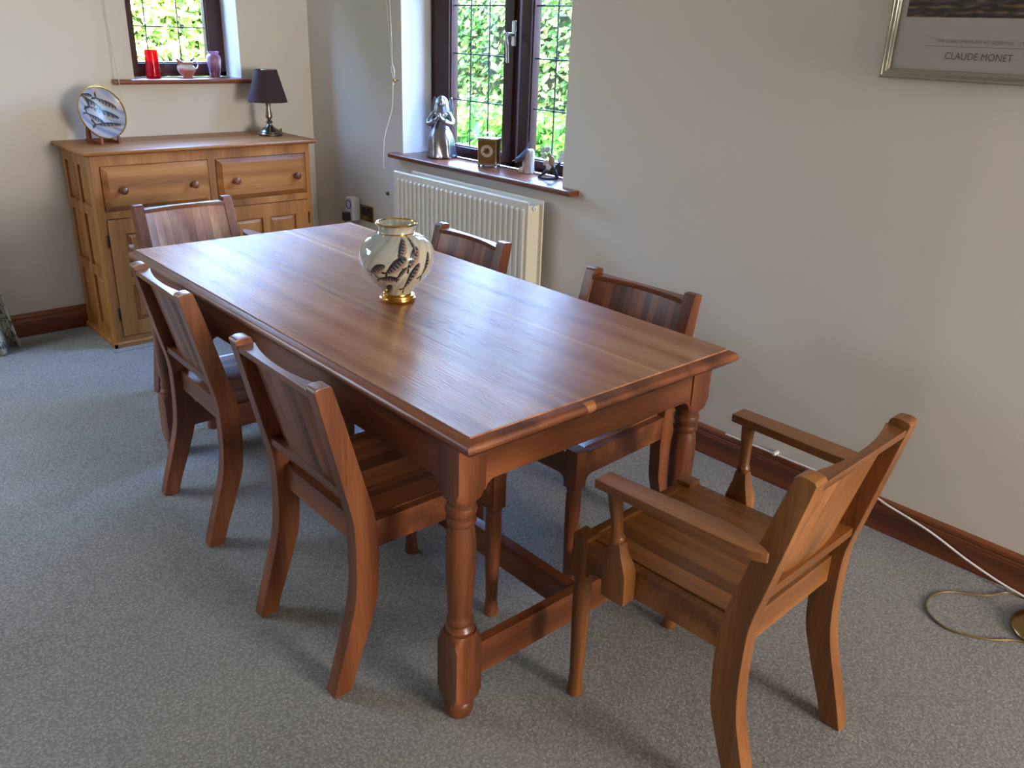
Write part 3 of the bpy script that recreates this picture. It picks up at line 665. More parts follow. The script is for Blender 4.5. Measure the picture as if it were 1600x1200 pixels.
# ------------------------------------------------------------------ things on the sideboard
# table lamp
lmp = thing('table_lamp', 'small table lamp with dark aubergine shade on the right end of the sideboard', 'lamp', (-.385, -.215, SH))
bm = bmesh.new(); lathe(bm, [(.060, 0), (.064, .003), (.0645, .010), (.060, .014), (.056, .0155), (.058, .019), (.052, .026), (.040, .033), (.028, .040), (.019, .048), (.013, .056)], seg=36); obj('base', bm, STEEL, lmp)
bm = bmesh.new(); lathe(bm, [(.012, .055), (.0105, .060), (.017, .064), (.019, .068), (.015, .073), (.009, .078), (.010, .083), (.017, .090), (.0185, .096), (.016, .110), (.012, .140), (.0105, .152), (.014, .155), (.014, .160), (.010, .164), (.010, .20)], seg=28); obj('stem', bm, STEEL, lmp)
bm = bmesh.new(); lathe(bm, [(.104, .172), (.0575, .335), (.0560, .335), (.1025, .172), (.104, .172)], seg=48, close=False); obj('lamp_shade', bm, SHADE, lmp)
bm = bmesh.new(); tube(bm, [(-.056, 0, .332), (.056, 0, .332)], .0015, 6); tube(bm, [(0, -.056, .332), (0, .056, .332)], .0015, 6); tube(bm, [(0, 0, .20), (0, 0, .334)], .004, 8); ball(bm, (0, 0, .25), (.022, .022, .03)); obj('bulb_fitting', bm, PLAST, lmp)
bm = bmesh.new(); tube(bm, spline([(.058, .01, .008), (.078, .025, .026), (.090, .04, .020), (.098, .06, .003), (.115, .10, .003), (.125, .19, .003)], 6), .003, 8); obj('cord', bm, GREENW, lmp)
# fish plate: painted
def fish(U, V, base, cx, cy, ang, L, wd, dark=(34, 38, 46), belly=(176, 146, 128), stripes=7):
    """paint one striped fish onto arrays U,V (metres)"""
    c, s = math.cos(ang), math.sin(ang); x = (U-cx)*c+(V-cy)*s; y = -(U-cx)*s+(V-cy)*c
    y = y-.06*np.sin(x/L*3)*L
    half = wd*np.sqrt(np.clip(1-(x/(L/2))**2, 0, 1))*(1-.35*x/L*-1 if False else 1)*np.clip(.55+.9*(x/L+.5), .3, 1.05)
    body = (np.abs(y) < half)&(np.abs(x) < L/2)
    col = base
    t = np.clip((y/half.clip(1e-5)+1)/2, 0, 1)
    t = np.clip(t*1.5, 0, 1); bc = L3(belly)[None]*(1-t[:, None])+L3((74, 84, 92))[None]*t[:, None]
    st = (np.sin((x/L*stripes+y/wd*.35)*2*PI) >  .0)&(y > -half*.45)
    bc = np.where(st[:, None], L3(dark)[None], bc)
    bc = np.where((y > half*.45)[:, None], L3(dark)[None], bc)
    bc = np.where(((np.abs(x-L*.40) < L*.02)&(np.abs(y-.1*wd) < wd*.14))[:, None], L3((20, 20, 20))[None], bc)
    col = np.where(body[:, None], bc, col)
    tail = (x < -L*.44)&(x > -L*.62)&(np.abs(y) < (-L*.40-x)*1.0)&(np.abs(y) > (-L*.50-x)*.7)
    col = np.where(tail[:, None], L3(dark)[None], col)
    return col
def wash(U, V, base, seed, ang, tone, amt=.5, sx=8, sy=60):
    r = np.random.RandomState(seed); c, s = math.cos(ang), math.sin(ang); x = U*c+V*s; y = -U*s+V*c; a = np.zeros_like(U)
    for _ in range(9): a += np.sin(x*sx*(.5+r.rand())*2+y*sy*(.5+r.rand())*2+r.rand()*9+1.5*np.sin(x*sx*3*r.rand()+r.rand()*9))
    a = np.clip(a/9*2.2, 0, 1)[:, None]*amt; return base*(1-a)+L3(tone)[None]*a
bm = bmesh.new(); nr, na = 90, 220; R0 = .122
prof_p = lambda r: .030*(r/R0)**2.2+(.004 if r > .121 else 0)
g = [[bm.verts.new((r_*math.cos(2*PI*k/na), r_*math.sin(2*PI*k/na), prof_p(r_))) for k in range(na)] for r_ in [R0*.975*(i+.5)/nr for i in range(nr+1)]]
for A, B in zip(g, g[1:]):
    for k in range(na): bm.faces.new((A[k], A[(k+1) % na], B[(k+1) % na], B[k]))
bm.faces.new(g[0])
pl = thing('decorative_plate', 'round gold-rimmed plate painted with fish, propped on the left end of the sideboard', 'plate', (-1.240, -.185, SH+.012))
MP = Matrix.Translation((0, .012, .121)) @ Matrix.Rotation(R_(18), 4, 'Z') @ Matrix.Rotation(R_(90-17), 4, 'X')
o = obj('painted_face', bm, painted('plate_glaze', .3, .12), pl, ang=None, recalc=False)
def plate_fn(co):
    U, V = co[:, 0], co[:, 1]; c = np.repeat(L3((168, 174, 188))[None], len(U), 0)
    c = wash(U, V, c, 2, -.55, (110, 128, 160), .7, 6, 50); c = wash(U, V, c, 5, -.6, (196, 160, 140), .55, 9, 40); c = wash(U, V, c, 9, -.5, (70, 80, 100), .55, 12, 70)
    for a in ((-.03, .052, -.75, .12, .014), (.045, .045, -.70, .11, .014), (.02, .004, -.6, .15, .016), (-.03, -.02, -.75, .10, .014), (.02, -.055, -.25, .13, .013), (-.045, .085, -.3, .06, .009)): c = fish(U, V, c, *a)
    return c
paint(o.data, plate_fn); o.data.transform(MP)
bm = bmesh.new(); lathe(bm, [(R0*.965, .0285), (R0*.985, .033), (R0*1.005, .0335), (R0*1.012, .029), (R0*1.0, .024), (R0*.90, .016), (R0*.5, .002), (R0*.48, -.004), (R0*.4, -.004), (R0*.38, -.0015), (.01, -.0015)], seg=80, M=MP, close=False); obj('gilt_rim', bm, GILT, pl)
bm = bmesh.new()
st = thing('plate_stand', 'small dark wooden easel holding up the fish plate on the sideboard', 'plate stand', (-1.240, -.185, SH), R_(14))
for s in (-1, 1):
    prism(bm, [(-.062, 0), (.062, 0), (.075, .012), (.062, .020), (.048, .105), (.040, .105), (.030, .022), (-.035, .013), (-.050, .013), (-.055, .034), (-.063, .034)], 'x', s*.045-.006, s*.045+.006, .001)
box(bm, -.045, .045, .03, .044, .004, .020, .001); box(bm, -.045, .045, .034, .044, .07, .084, .001)
obj('easel', bm, W['skirtz'], st)

# ------------------------------------------------------------------ glass and china on the back sill
def tinted(name, c, rough=.05):
    k = N(name); k.set(Base_Color=lin(c), Roughness=rough); k.b.inputs['Transmission Weight'].default_value = .75; k.b.inputs['IOR'].default_value = 1.25; return k.m
RUBY = tinted('ruby_glass', (236, 40, 62)); 
jug = thing('glass_jug', 'tall red glass jug with clear handle, left on the back window sill', 'jug', (-.868, .075, BZ))
bm = bmesh.new(); lathe(bm, [(.001, .002), (.034, .0), (.0365, .004), (.0365, .012), (.031, .128), (.030, .136), (.0285, .136), (.0295, .128), (.034, .012), (.001, .008)], seg=36, close=False); obj('vessel', bm, RUBY, jug)
bm = bmesh.new(); tube(bm, spline([(.030, -.0, .108), (.050, -.004, .104), (.056, -.006, .075), (.050, -.004, .045), (.036, 0, .036)], 6), .004, 10); obj('handle', bm, CLEAR, jug)
LUS = painted('lustre_glaze', .15, .5)
cr = thing('cream_jug', 'squat pink lustre cream jug with pointed spout, middle of the back window sill', 'jug', (-.690, .078, BZ))
bm = bmesh.new(); t = bmesh.new(); seg = 40; R = []
for r, z in [(.028, 0), (.030, .003), (.027, .006), (.036, .020), (.046, .036), (.048, .046), (.040, .056), (.032, .062), (.030, .068), (.033, .076), (.031, .076), (.028, .067), (.001, .05)]:
    ring = []
    for i in range(seg):
        a = 2*PI*i/seg; k = max(0, math.cos(a-PI))**6; lift = k*max(0, z-.06)*1.5; ring.append(t.verts.new(((r+k*max(0, z-.045)*.75)*math.cos(a), r*math.sin(a), z+lift)))
    R.append(ring)
for A, B in zip(R, R[1:]):
    for i in range(seg): t.faces.new((A[i], A[(i+1) % seg], B[(i+1) % seg], B[i]))
merge(bm, t); o = obj('vessel', bm, LUS, cr, ang=.9)
def cre(co):
    z = co[:, 2]; c = np.where((z > .044)[:, None], L3((206, 196, 190)), L3((196, 120, 112))); c = np.where((z > .064)[:, None], L3((170, 122, 116)), c); return wash(co[:, 0], z, c, 4, .4, (150, 110, 140), .5, 40, 90)
paint(o.data, cre)
bm = bmesh.new(); tube(bm, spline([(.030, 0, .070), (.044, 0, .084), (.062, 0, .074), (.060, 0, .052), (.046, 0, .042)], 6), .0035, 10); obj('handle', bm, PETAL, cr)
pv = thing('glass_vase', 'purple swirled art glass vase, right on the back window sill', 'vase', (-.535, .080, BZ))
bm = bmesh.new(); lathe(bm, [(.001, .0), (.024, 0), (.028, .004), (.027, .015), (.033, .045), (.0385, .085), (.038, .102), (.031, .114), (.025, .119), (.026, .124), (.034, .131), (.032, .131), (.023, .122), (.020, .115), (.001, .112)], seg=40, close=False)
o = obj('vessel', bm, None or painted('purple_glass', .1, .5), pv); o.data.materials[0].node_tree.nodes['Principled BSDF'].inputs['Transmission Weight'].default_value = .45
def pvf(co):
    a = np.arctan2(co[:, 1], co[:, 0]); z = co[:, 2]; t = np.clip(z/.13, 0, 1)[:, None]; c = L3((96, 26, 70))*(1-t)+L3((196, 150, 196))*t
    s = (np.sin(z*520+2.2*np.abs(np.sin(a*3))) > .45)[:, None]; return np.where(s, c*.5+L3((226, 190, 220))*.5, c)
sd = o.modifiers.new('subdivision', 'SUBSURF'); sd.levels = sd.render_levels = 2
paint(o.data, pvf)

# ------------------------------------------------------------------ things on the larger window sill
# silver angel
an = thing('angel_figurine', 'tall silver angel figurine on the left of the larger window sill', 'figurine', (.082, -1.132, WZ), R_(-48)); an.scale = (1.18, 1.1, 1.04)
bm = bmesh.new()
fo = lambda a, z: .10*math.sin(a*6+z*14)*max(0, 1-z/.17)+.07*math.sin(a*3+1+z*25)*max(0, 1-z/.19)
lathe(bm, [(.052, 0), (.060, .004), (.061, .012), (.056, .03), (.055, .06), (.054, .085), (.046, .115), (.034, .140), (.024, .160), (.0235, .17), (.030, .190), (.033, .205), (.026, .218), (.012, .226), (.011, .236)], seg=64, fold=fo)
obj('gown', bm, SILVER, an, ang=None)
bm = bmesh.new(); ball(bm, (0, -.004, .250), (.019, .020, .025), seg=20); ball(bm, (0, -.024, .248), (.003, .004, .004), seg=8)
for s in (-1, 1): ball(bm, (s*.007, -.0205, .254), (.003, .003, .002), seg=8)
tube(bm, [(-.005, -.0225, .240), (.005, -.0225, .240)], .0014, 6)
obj('head', bm, SILVER, an)
bm = bmesh.new(); lathe(bm, [(.034, .205), (.036, .215), (.030, .235), (.027, .255), (.022, .272), (.012, .283), (.003, .287)], seg=40, fold=lambda a, z: .06*math.sin(a*9+z*30))
for v in bm.verts: v.co.y = v.co.y*.8+.007 if v.co.z > .222 else v.co.y*.92+.003
obj('hair', bm, SILVER, an, ang=None)
for s in (-1, 1):
    bm = bmesh.new(); tube(bm, spline([(s*.030, 0, .207), (s*.046, -.012, .178), (s*.044, -.030, .160), (s*.016, -.046, .178), (s*.004, -.050, .192)], 5), [.012]*5+[.014]*5+[.013]*5+[.008]*6, 12); a = obj('arm', bm, SILVER, an)
    bm = bmesh.new(); ball(bm, (s*.004, -.051, .198), (.004, .006, .011), seg=10)
    for k in range(4): tube(bm, [(s*.003, -.054+.003*k, .203), (s*.002, -.055+.003*k, .214-.001*abs(k-1.5))], .0016, 6)
    obj('hand', bm, SILVER, a)
    bm = bmesh.new(); W_ = spline([(s*.010, .030, .12), (s*.034, .038, .16), (s*.046, .040, .205), (s*.045, .042, .25), (s*.037, .042, .278), (s*.026, .040, .262), (s*.018, .036, .21), (s*.010, .034, .16)], 5)
    prism(bm, [(v.x, v.z) for v in W_], 'y', .030, .038, .002)
    for j in range(7): tube(bm, [(s*(.016+.004*j), .029, .15+.012*j), (s*(.030+.0022*j), .029, .176+.013*j)], .0022, 6)
    obj('wing', bm, SILVER, an)
# carriage clock
ck = thing('carriage_clock', 'small brass carriage clock beside the window mullion on the sill', 'clock', (.098, -1.487, WZ), R_(-60)); ck.scale = (1.24, 1.2, 1.12)
bm = bmesh.new(); w2, d2 = .039, .030
box(bm, -w2, w2, -d2, d2, .010, .018, .002); box(bm, -w2, w2, -d2, d2, .112, .120, .002); box(bm, -w2+.004, w2-.004, -d2+.004, d2-.004, .018, .112, .001)
for sx in (-1, 1):
    for sy in (-1, 1): tube(bm, [(sx*(w2-.004), sy*(d2-.004), .016), (sx*(w2-.004), sy*(d2-.004), .114)], .0035, 8)
obj('case', bm, plain('pale_brass', (196, 180, 148), .3, 1, .1), ck)
for sx in (-1, 1):
    for sy in (-1, 1):
        bm = bmesh.new(); lathe(bm, [(.005, 0), (.0065, .003), (.0045, .008), (.006, .011)], (sx*(w2-.006), sy*(d2-.006), 0), 12); obj('foot', bm, CHROME, ck)
bm = bmesh.new(); tube(bm, spline([(-.024, 0, .118), (-.026, 0, .132), (-.014, 0, .139), (.014, 0, .139), (.026, 0, .132), (.024, 0, .118)], 5), .0025, 8); obj('handle', bm, CHROME, ck)
bm = bmesh.new(); box(bm, -w2+.006, w2-.006, -d2-.001, -d2+.006, .020, .110, .001); dl = obj('dial_plate', bm, BRASS, ck)
bm = bmesh.new(); M = Matrix.Translation((0, -d2-.0012, .068)) @ Matrix.Rotation(PI/2, 4, 'X')
lathe(bm, [(.0245, 0), (.0245, .001), (.013, .001), (.013, 0), (.0245, 0)], seg=40, M=M, close=False); ring = obj('chapter_ring', bm, plain('silver_dial', (214, 204, 180), .35, .4), dl)
bm = bmesh.new()
for k in range(12):
    a = 2*PI*k/12; M2 = Matrix.Translation((.0188*math.sin(a), -d2-.0026, .068+.0188*math.cos(a))) @ Matrix.Rotation(a, 4, 'Y'); box(bm, -.0008, .0008, -.0003, .0003, -.003, .003, 0, M=M2)
for a, l in ((.55, .013), (-1.9, .019)): M2 = Matrix.Translation((0, -d2-.0032, .068)) @ Matrix.Rotation(a, 4, 'Y'); box(bm, -.0010, .0010, -.0003, .0003, -.003, l, 0, M=M2)
obj('numerals_and_hands', bm, BLACK, dl)
# bird on a stump
bd = thing('bird_figurine', 'china grey bird clinging head-down to a pale stump, on the window sill', 'figurine', (.120, -1.722, WZ), R_(-50))
bm = bmesh.new(); lathe(bm, [(.030, 0), (.031, .005), (.026, .02), (.024, .05), (.021, .08), (.018, .100), (.012, .108)], (.008, 0, 0), 36, fold=lambda a, z: .14*math.sin(a*7+z*70)+.09*math.sin(a*13+z*160)); 
for v in bm.verts: v.co.x += .10*v.co.z
ball(bm, (-.018, -.012, .014), (.016, .014, .015), seg=18)
obj('stump', bm, BARK, bd, ang=None)
bm = bmesh.new(); tube(bm, spline([(-.050, -.016, .058), (-.036, -.016, .062), (-.022, -.015, .070), (-.008, -.014, .090), (.004, -.010, .112), (.010, -.006, .138)], 6), [.003, .005, .008, .011, .0125, .0132, .014, .0145, .0155, .016, .0165, .0168, .0168, .0165, .016, .015, .014, .013, .012, .011, .010, .009, .008, .007, .0062, .0055, .005, .0045, .0038, .003, .002][:31], 16, flat=.8)
b_ = obj('bird', bm, SHADOWG, bd, ang=None)
bm = bmesh.new(); tube(bm, [(-.047, -.016, .059), (-.062, -.017, .053)], [.0028, .0006], 8); obj('beak', bm, PETAL, b_)
# blossom branch with a bird
bb = thing('blossom_bird_figurine', 'china tan bird on a dark branch with white blossom, right end of the sill', 'figurine', (.098, -1.905, WZ), R_(-50))
bm = bmesh.new()
tube(bm, spline([(-.050, -.012, .008), (-.025, -.006, .026), (.0, 0, .046), (.022, .004, .050), (.040, .006, .072), (.052, .006, .100)], 6), [.006]*6+[.009]*6+[.010]*6+[.007]*6+[.004]*7, 12)
tube(bm, spline([(.036, -.014, .006), (.026, -.010, .028), (.014, -.002, .052), (.006, 0, .082), (-.012, -.004, .112), (-.030, -.006, .124)], 6), [.0085]*12+[.007]*6+[.005]*6+[.003]*7, 12)
tube(bm, spline([(-.050, -.012, .006), (-.01, -.026, .005), (.036, -.014, .006)], 8), .005, 10)
br_ = obj('branch', bm, BRANCH, bb, ang=None)
bm = bmesh.new(); ball(bm, (.006, -.014, .080), (.014, .013, .024), seg=20, M=None); ball(bm, (-.004, -.018, .106), (.010, .010, .011), seg=16); tube(bm, [(.012, -.010, .066), (.022, -.004, .040)], [.009, .003], 10, flat=.5); tube(bm, [(-.012, -.020, .106), (-.024, -.024, .104)], [.003, .0005], 8)
obj('bird', bm, BIRDB, bb, ang=None)
for fx, fy, fz, s in ((-.034, -.014, .126, 1), (-.012, -.014, .130, .9), (-.028, -.016, .100, 1), (-.018, -.018, .072, 1), (.052, -.006, .108, 1.1), (.044, -.010, .088, 1), (-.006, -.02, .054, .9)):
    bm = bmesh.new()
    for k in range(5):
        a = 2*PI*k/5; ball(bm, (fx+s*.008*math.cos(a), fy, fz+s*.008*math.sin(a)), (s*.0065, .0028, s*.0065), seg=10)
    ball(bm, (fx, fy-.003, fz), s*.003, seg=8); obj('blossom', bm, PETAL, bb, ang=None)

# ------------------------------------------------------------------ radiator
rd = thing('radiator', 'cream double-panel radiator on the right-hand wall under the larger window', 'radiator')
RY0, RY1, RZ0, RZ1 = -2.004, -1.005, .245, .842
def rad_panel(x, sgn, y0, y1):
    bm = bmesh.new(); n = 27; pitch = (y1-y0-.03)/n; zs = [RZ0, RZ0+.010, RZ0+.032, RZ0+.042, RZ1-.042, RZ1-.032, RZ1-.006, RZ1]
    pts = [(y0, 0.)]; 
    for i in range(n):
        b = y0+.015+i*pitch
        pts += [(b, 0), (b+pitch*.12, 1), (b+pitch*.38, 1), (b+pitch*.50, 0)]
    pts += [(y1, 0)]
    amp = [0, 0, 0, 1, 1, 0, 0, 0]; off = [.006, 0, 0, 0, 0, 0, 0, .006]
    G = [[bm.verts.new((x-sgn*(.006*a*k)+sgn*o_, y, z)) for y, k in pts] for z, a, o_ in zip(zs, amp, off)]
    Gb = [[bm.verts.new((x+sgn*.013, y, z)) for y in (y0, y1)] for z in (RZ0+.002, RZ1-.002)]
    for A, B in zip(G, G[1:]):
        for i in range(len(pts)-1): bm.faces.new((A[i], A[i+1], B[i+1], B[i]))
    box(bm, min(x+sgn*.004, x+sgn*.014), max(x+sgn*.004, x+sgn*.014), y0+.001, y1-.001, RZ0+.001, RZ1-.001, .003)
    return bm
obj('front_panel', rad_panel(-.123, 1, RY0, RY1), RADW, rd, ang=.5); obj('rear_panel', rad_panel(-.048, 1, RY0-.012, RY1-.05), RADW, rd, ang=.5)
bm = bmesh.new()
tube(bm, [(-.112, RY0+.02, RZ1-.04), (-.04, RY0+.02, RZ1-.04)], .013, 12); box(bm, -.110, -.049, RY0+.004, RY0+.010, RZ0+.07, RZ1-.02, .001); obj('end_panel', bm, RADW, rd)
for y in (RY0+.02, RY1-.07):
    bm = bmesh.new(); tube(bm, [(-.112, y, RZ0+.04), (-.04, y, RZ0+.04)], .013, 12); obj('connector', bm, RADW, rd)
for y in (RY0+.25, RY1-.25): bm = bmesh.new(); box(bm, -.040, -.001, y-.015, y+.015, RZ0+.1, RZ1-.06, .001); obj('bracket', bm, RADW, rd)
bm = bmesh.new(); tube(bm, [(-.082, RY0+.02, RZ1-.032), (-.082, RY0-.008, RZ1-.032)], .013, 14); tube(bm, [(-.082, RY0-.008, RZ1-.032), (-.082, RY0-.014, RZ1-.032)], .006, 8); obj('bleed_valve', bm, PLAST, rd)
bm = bmesh.new(); tube(bm, [(-.08, RY1-.045, RZ0+.04), (-.08, RY1+.03, RZ0+.04), (-.08, RY1+.045, RZ0+.02), (-.08, RY1+.045, .0)], .008, 10); obj('pipe', bm, CHROME, rd); bm = bmesh.new(); tube(bm, [(-.08, RY0+.02, RZ0+.04), (-.08, RY0-.04, RZ0+.04), (-.08, RY0-.045, RZ0+.02), (-.08, RY0-.045, .0)], .008, 10); obj('pipe', bm, CHROME, rd)

# ------------------------------------------------------------------ socket, plug-in, hook, blind cords
so = thing('wall_socket', 'brass double socket low on the right-hand wall between sideboard and radiator', 'socket')
bm = bmesh.new(); box(bm, -.008, 0, -.620, -.474, .492, .580, .003); obj('faceplate', bm, BRASS, so)
bm = bmesh.new(); box(bm, -.0095, -.006, -.575, -.515, .520, .570, .001); obj('insert', bm, BLACK, so)
bm = bmesh.new(); box(bm, -.014, -.008, -.548, -.530, .556, .570, .001); box(bm, -.014, -.008, -.575, -.557, .556, .570, .001); obj('switch', bm, BLACK, so)
bm = bmesh.new()
for y, z, a, b in ((-.595, .545, .003, .006), (-.603, .522, .005, .002), (-.585, .522, .005, .002)): box(bm, -.0095, -.006, y-a, y+a, z-b, z+b, 0)
obj('pin_slots', bm, BLACK, so)
ad = thing('plug_timer', 'white plug-in timer with blue dial ring and black plug, in the wall socket', 'plug-in timer')
bm = bmesh.new(); box(bm, -.062, -.0085, -.500, -.425, .487, .615, .008, seg=3); obj('body', bm, PLAST, ad)
bm = bmesh.new(); M = Matrix.Translation((-.0625, -.4625, .578)) @ Matrix.Rotation(-PI/2, 4, 'Y'); lathe(bm, [(.026, 0), (.026, .003), (.022, .003), (.022, 0), (.026, 0)], seg=32, M=M, close=False); obj('dial_ring', bm, plain('blue_plastic', (60, 60, 190), .4), ad)
bm = bmesh.new(); box(bm, -.098, -.0625, -.483, -.442, .487, .535, .006, seg=3); tube(bm, spline([(-.085, -.462, .488), (-.085, -.462, .455), (-.07, -.45, .40), (-.05, -.42, .2), (-.04, -.40, .03)], 6), .004, 8); obj('plug', bm, BLACK, ad)
bm = bmesh.new(); M = Matrix.Translation((0, -.768, .680)) @ Matrix.Rotation(-PI/2, 4, 'Y'); lathe(bm, [(.012, 0), (.012, .004), (.009, .006), (.006, .012), (.002, .013)], seg=20, M=M); tag(obj('wall_hook', bm, plain('bronze', (130, 116, 84), .4, .9)), 'small round bronze stud on the right-hand wall left of the radiator', 'wall stud')
bc = thing('blind_cord', 'cream looped blind cord hanging on the wall left of the larger window', 'blind cord')
bm = bmesh.new()
tube(bm, spline([(-.03, -.80, 2.34), (-.03, -.836, 1.63), (-.03, -.862, 1.40), (-.03, -.872, 1.335)], 8), .0025, 8); tube(bm, spline([(-.03, -.83, 2.34), (-.03, -.862, 1.63), (-.03, -.872, 1.45), (-.03, -.873, 1.335)], 8), .0025, 8)
obj('cord', bm, CORD, bc)
bm = bmesh.new(); tube(bm, spline([(-.03, -.872, 1.34), (-.03, -.862, 1.315), (-.03, -.872, 1.288), (-.03, -.884, 1.27), (-.03, -.892, 1.30), (-.03, -.882, 1.325), (-.03, -.872, 1.34)], 5), .003, 8); tube(bm, spline([(-.03, -.876, 1.255), (-.03, -.862, 1.12), (-.065, -.842, .98), (-.068, -.832, .822)], 8), .003, 8); obj('cord_tail', bm, CORD, bc)
bm = bmesh.new(); lathe(bm, [(.003, .018), (.006, .014), (.007, 0), (.005, -.004)], (-.03, -.876, 1.243), 14); obj('acorn', bm, CORD, bc)
bm = bmesh.new(); tube(bm, [(0, -.886, 1.262), (-.022, -.886, 1.262)], .003, 8); ball(bm, (-.026, -.886, 1.262), .0085); obj('cleat', bm, GILT, bc)
b2 = thing('blind_cord', 'thin cream blind cord with brass weight hanging left of the smaller window', 'blind cord')
bm = bmesh.new(); tube(bm, [(-1.102, -.018, 2.3), (-1.098, -.018, 1.63)], .0018, 6); lathe(bm, [(.003, .02), (.007, .014), (.008, 0), (.004, -.006)], (-1.098, -.018, 1.615), 12); tube(bm, spline([(-1.098, -.018, 1.61), (-1.094, -.03, 1.4), (-1.092, -.066, 1.21), (-1.090, -.066, 1.10)], 6), .0018, 6); obj('cord', bm, CORD, b2)
bm = bmesh.new(); lathe(bm, [(.002, .022), (.005, .017), (.008, .004), (.008, -.006), (.004, -.012)], (-1.090, -.066, 1.083), 14); obj('weight', bm, GILT, b2)

# ------------------------------------------------------------------ vase on the table
vp = [(.0, .0), (.049, .0), (.0525, .003), (.0535, .008), (.0525, .012), (.049, .0145), (.0485, .017), (.0475, .020), (.0415, .0215), (.041, .026), (.046, .034), (.057, .046), (.071, .060), (.085, .077), (.097, .096), (.105, .115), (.1085, .133), (.107, .150), (.101, .166), (.0915, .179), (.079, .1895), (.064, .197), (.0535, .201), (.0500, .204), (.0495, .209), (.0500, .215), (.054, .221), (.0585, .226), (.0598, .2285), (.058, .2305), (.0545, .2285), (.050, .222), (.046, .214), (.046, .205), (.05, .195), (.06, .18)]
vz = thing('ginger_jar_vase', 'round cream vase painted with dark fish, gilt rim and foot, on the dining table', 'vase', (-1.232, -2.645, TZ))
fine = []
for (r0, z0), (r1, z1) in zip(vp[9:], vp[10:]):
    L = math.hypot(r1-r0, z1-z0); n = max(1, int(L/.0011))
    for k in range(n): fine.append((r0+(r1-r0)*k/n, z0+(z1-z0)*k/n))
fine.append(vp[-1])
# soften the profile
fa = np.array(fine)
for _ in range(14): fa[1:-1] = .5*fa[1:-1]+.25*(fa[:-2]+fa[2:])
bm = bmesh.new(); lathe(bm, [tuple(p) for p in fa], seg=460, close=False)
o = obj('painted_body', bm, painted('vase_glaze', .10, .8), vz, ang=None)
def vase_fn(co):
    a = np.arctan2(co[:, 1], co[:, 0]); z = co[:, 2]; n = len(z)
    r = np.hypot(co[:, 0], co[:, 1])
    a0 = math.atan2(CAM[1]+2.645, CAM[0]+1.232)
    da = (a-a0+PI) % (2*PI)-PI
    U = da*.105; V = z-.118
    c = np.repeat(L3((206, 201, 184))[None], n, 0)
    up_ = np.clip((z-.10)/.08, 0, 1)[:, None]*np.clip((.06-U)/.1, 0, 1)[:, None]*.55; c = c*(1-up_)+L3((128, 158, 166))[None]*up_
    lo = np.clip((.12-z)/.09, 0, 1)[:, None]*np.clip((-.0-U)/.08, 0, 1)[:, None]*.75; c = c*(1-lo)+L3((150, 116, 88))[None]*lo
    c = wash(U, V, c, 3, .15, (120, 148, 156), .5*1, 5, 55); c = wash(U, V, c, 12, .9, (168, 156, 134), .6, 8, 90); c = wash(U, V, c, 15, 1.0, (120, 120, 112), .3, 8, 130)
    for du in (0, .33, -.33):
        for A in ((.016, .052, 1.0, .062, .013), (.048, .030, .85, .070, .0145), (-.004, .010, .55, .078, .0155), (.046, -.026, 1.02, .092, .0135), (-.062, -.004, .35, .066, .0125), (-.030, -.032, -.10, .074, .0115), (-.044, -.070, .45, .056, .0125), (.094, .006, 1.15, .075, .009), (.056, .066, 1.35, .045, .007), (.012, -.012, .75, .05, .007)):
            c = fish(U-du, V, c, *A, stripes=8)
    gold = (z > .2235)|((z > .2005)&(z < .2045)&(r > .047)&(r < .056)); inner = (z < .224)&(z > .17)&(r < .0475)
    c = np.where(inner[:, None], L3((206, 200, 180)), c)
    return c
paint(o.data, vase_fn)
bm = bmesh.new(); lathe(bm, vp[:10], seg=64, close=False); obj('gilt_foot', bm, GILT, vz)
bm = bmesh.new(); lathe(bm, [(.0565, .2245), (.0602, .2275), (.0603, .2295), (.0585, .2315), (.0555, .2305), (.0540, .2275)], seg=64, close=False); obj('gilt_rim', bm, GILT, vz)
bm = bmesh.new(); lathe(bm, [(.0525, .2010), (.0535, .2030), (.0515, .2050)], seg=64, close=False); obj('gilt_band', bm, GILT, vz)

# ------------------------------------------------------------------ framed print on the right wall
PY0, PY1, PZ0, PZ1 = -3.387, -3.915, 1.421, 2.12
pc = thing('framed_print', 'silver-framed art poster with a pale margin and lettering, high on the right-hand wall', 'picture')
SILF = plain('silver_leaf_frame', (176, 172, 156), .35, .85, .15, 80)
fp = [(0, -.0), (0, -.020), (.004, -.024), (.008, -.022), (.0095, -.0195), (.0125, -.0195), (.0145, -.021), (.018, -.021), (.0195, -.018), (.0225, -.0165), (.026, -.013), (.027, -.006)]
bm = bmesh.new(); cr4 = [(PY0, PZ0, -1, 1), (PY1, PZ0, 1, 1), (PY1, PZ1, 1, -1), (PY0, PZ1, -1, -1)]
RR = [[bm.verts.new((x-.001, y+sy*a, z+sz*a)) for a, x in fp] for y, z, sy, sz in cr4]
for i in range(4):
    A, B = RR[i], RR[(i+1) % 4]
    for k in range(len(fp)-1): bm.faces.new((A[k], B[k], B[k+1], A[k+1]))
obj('frame', bm, SILF, pc, ang=.25)
bm = bmesh.new(); box(bm, -.006, -.001, PY1+.02, PY0-.02, PZ0+.02, PZ1-.02, 0); obj('poster', bm, plain('poster_paper', (196, 196, 190), .6), pc, ang=None)
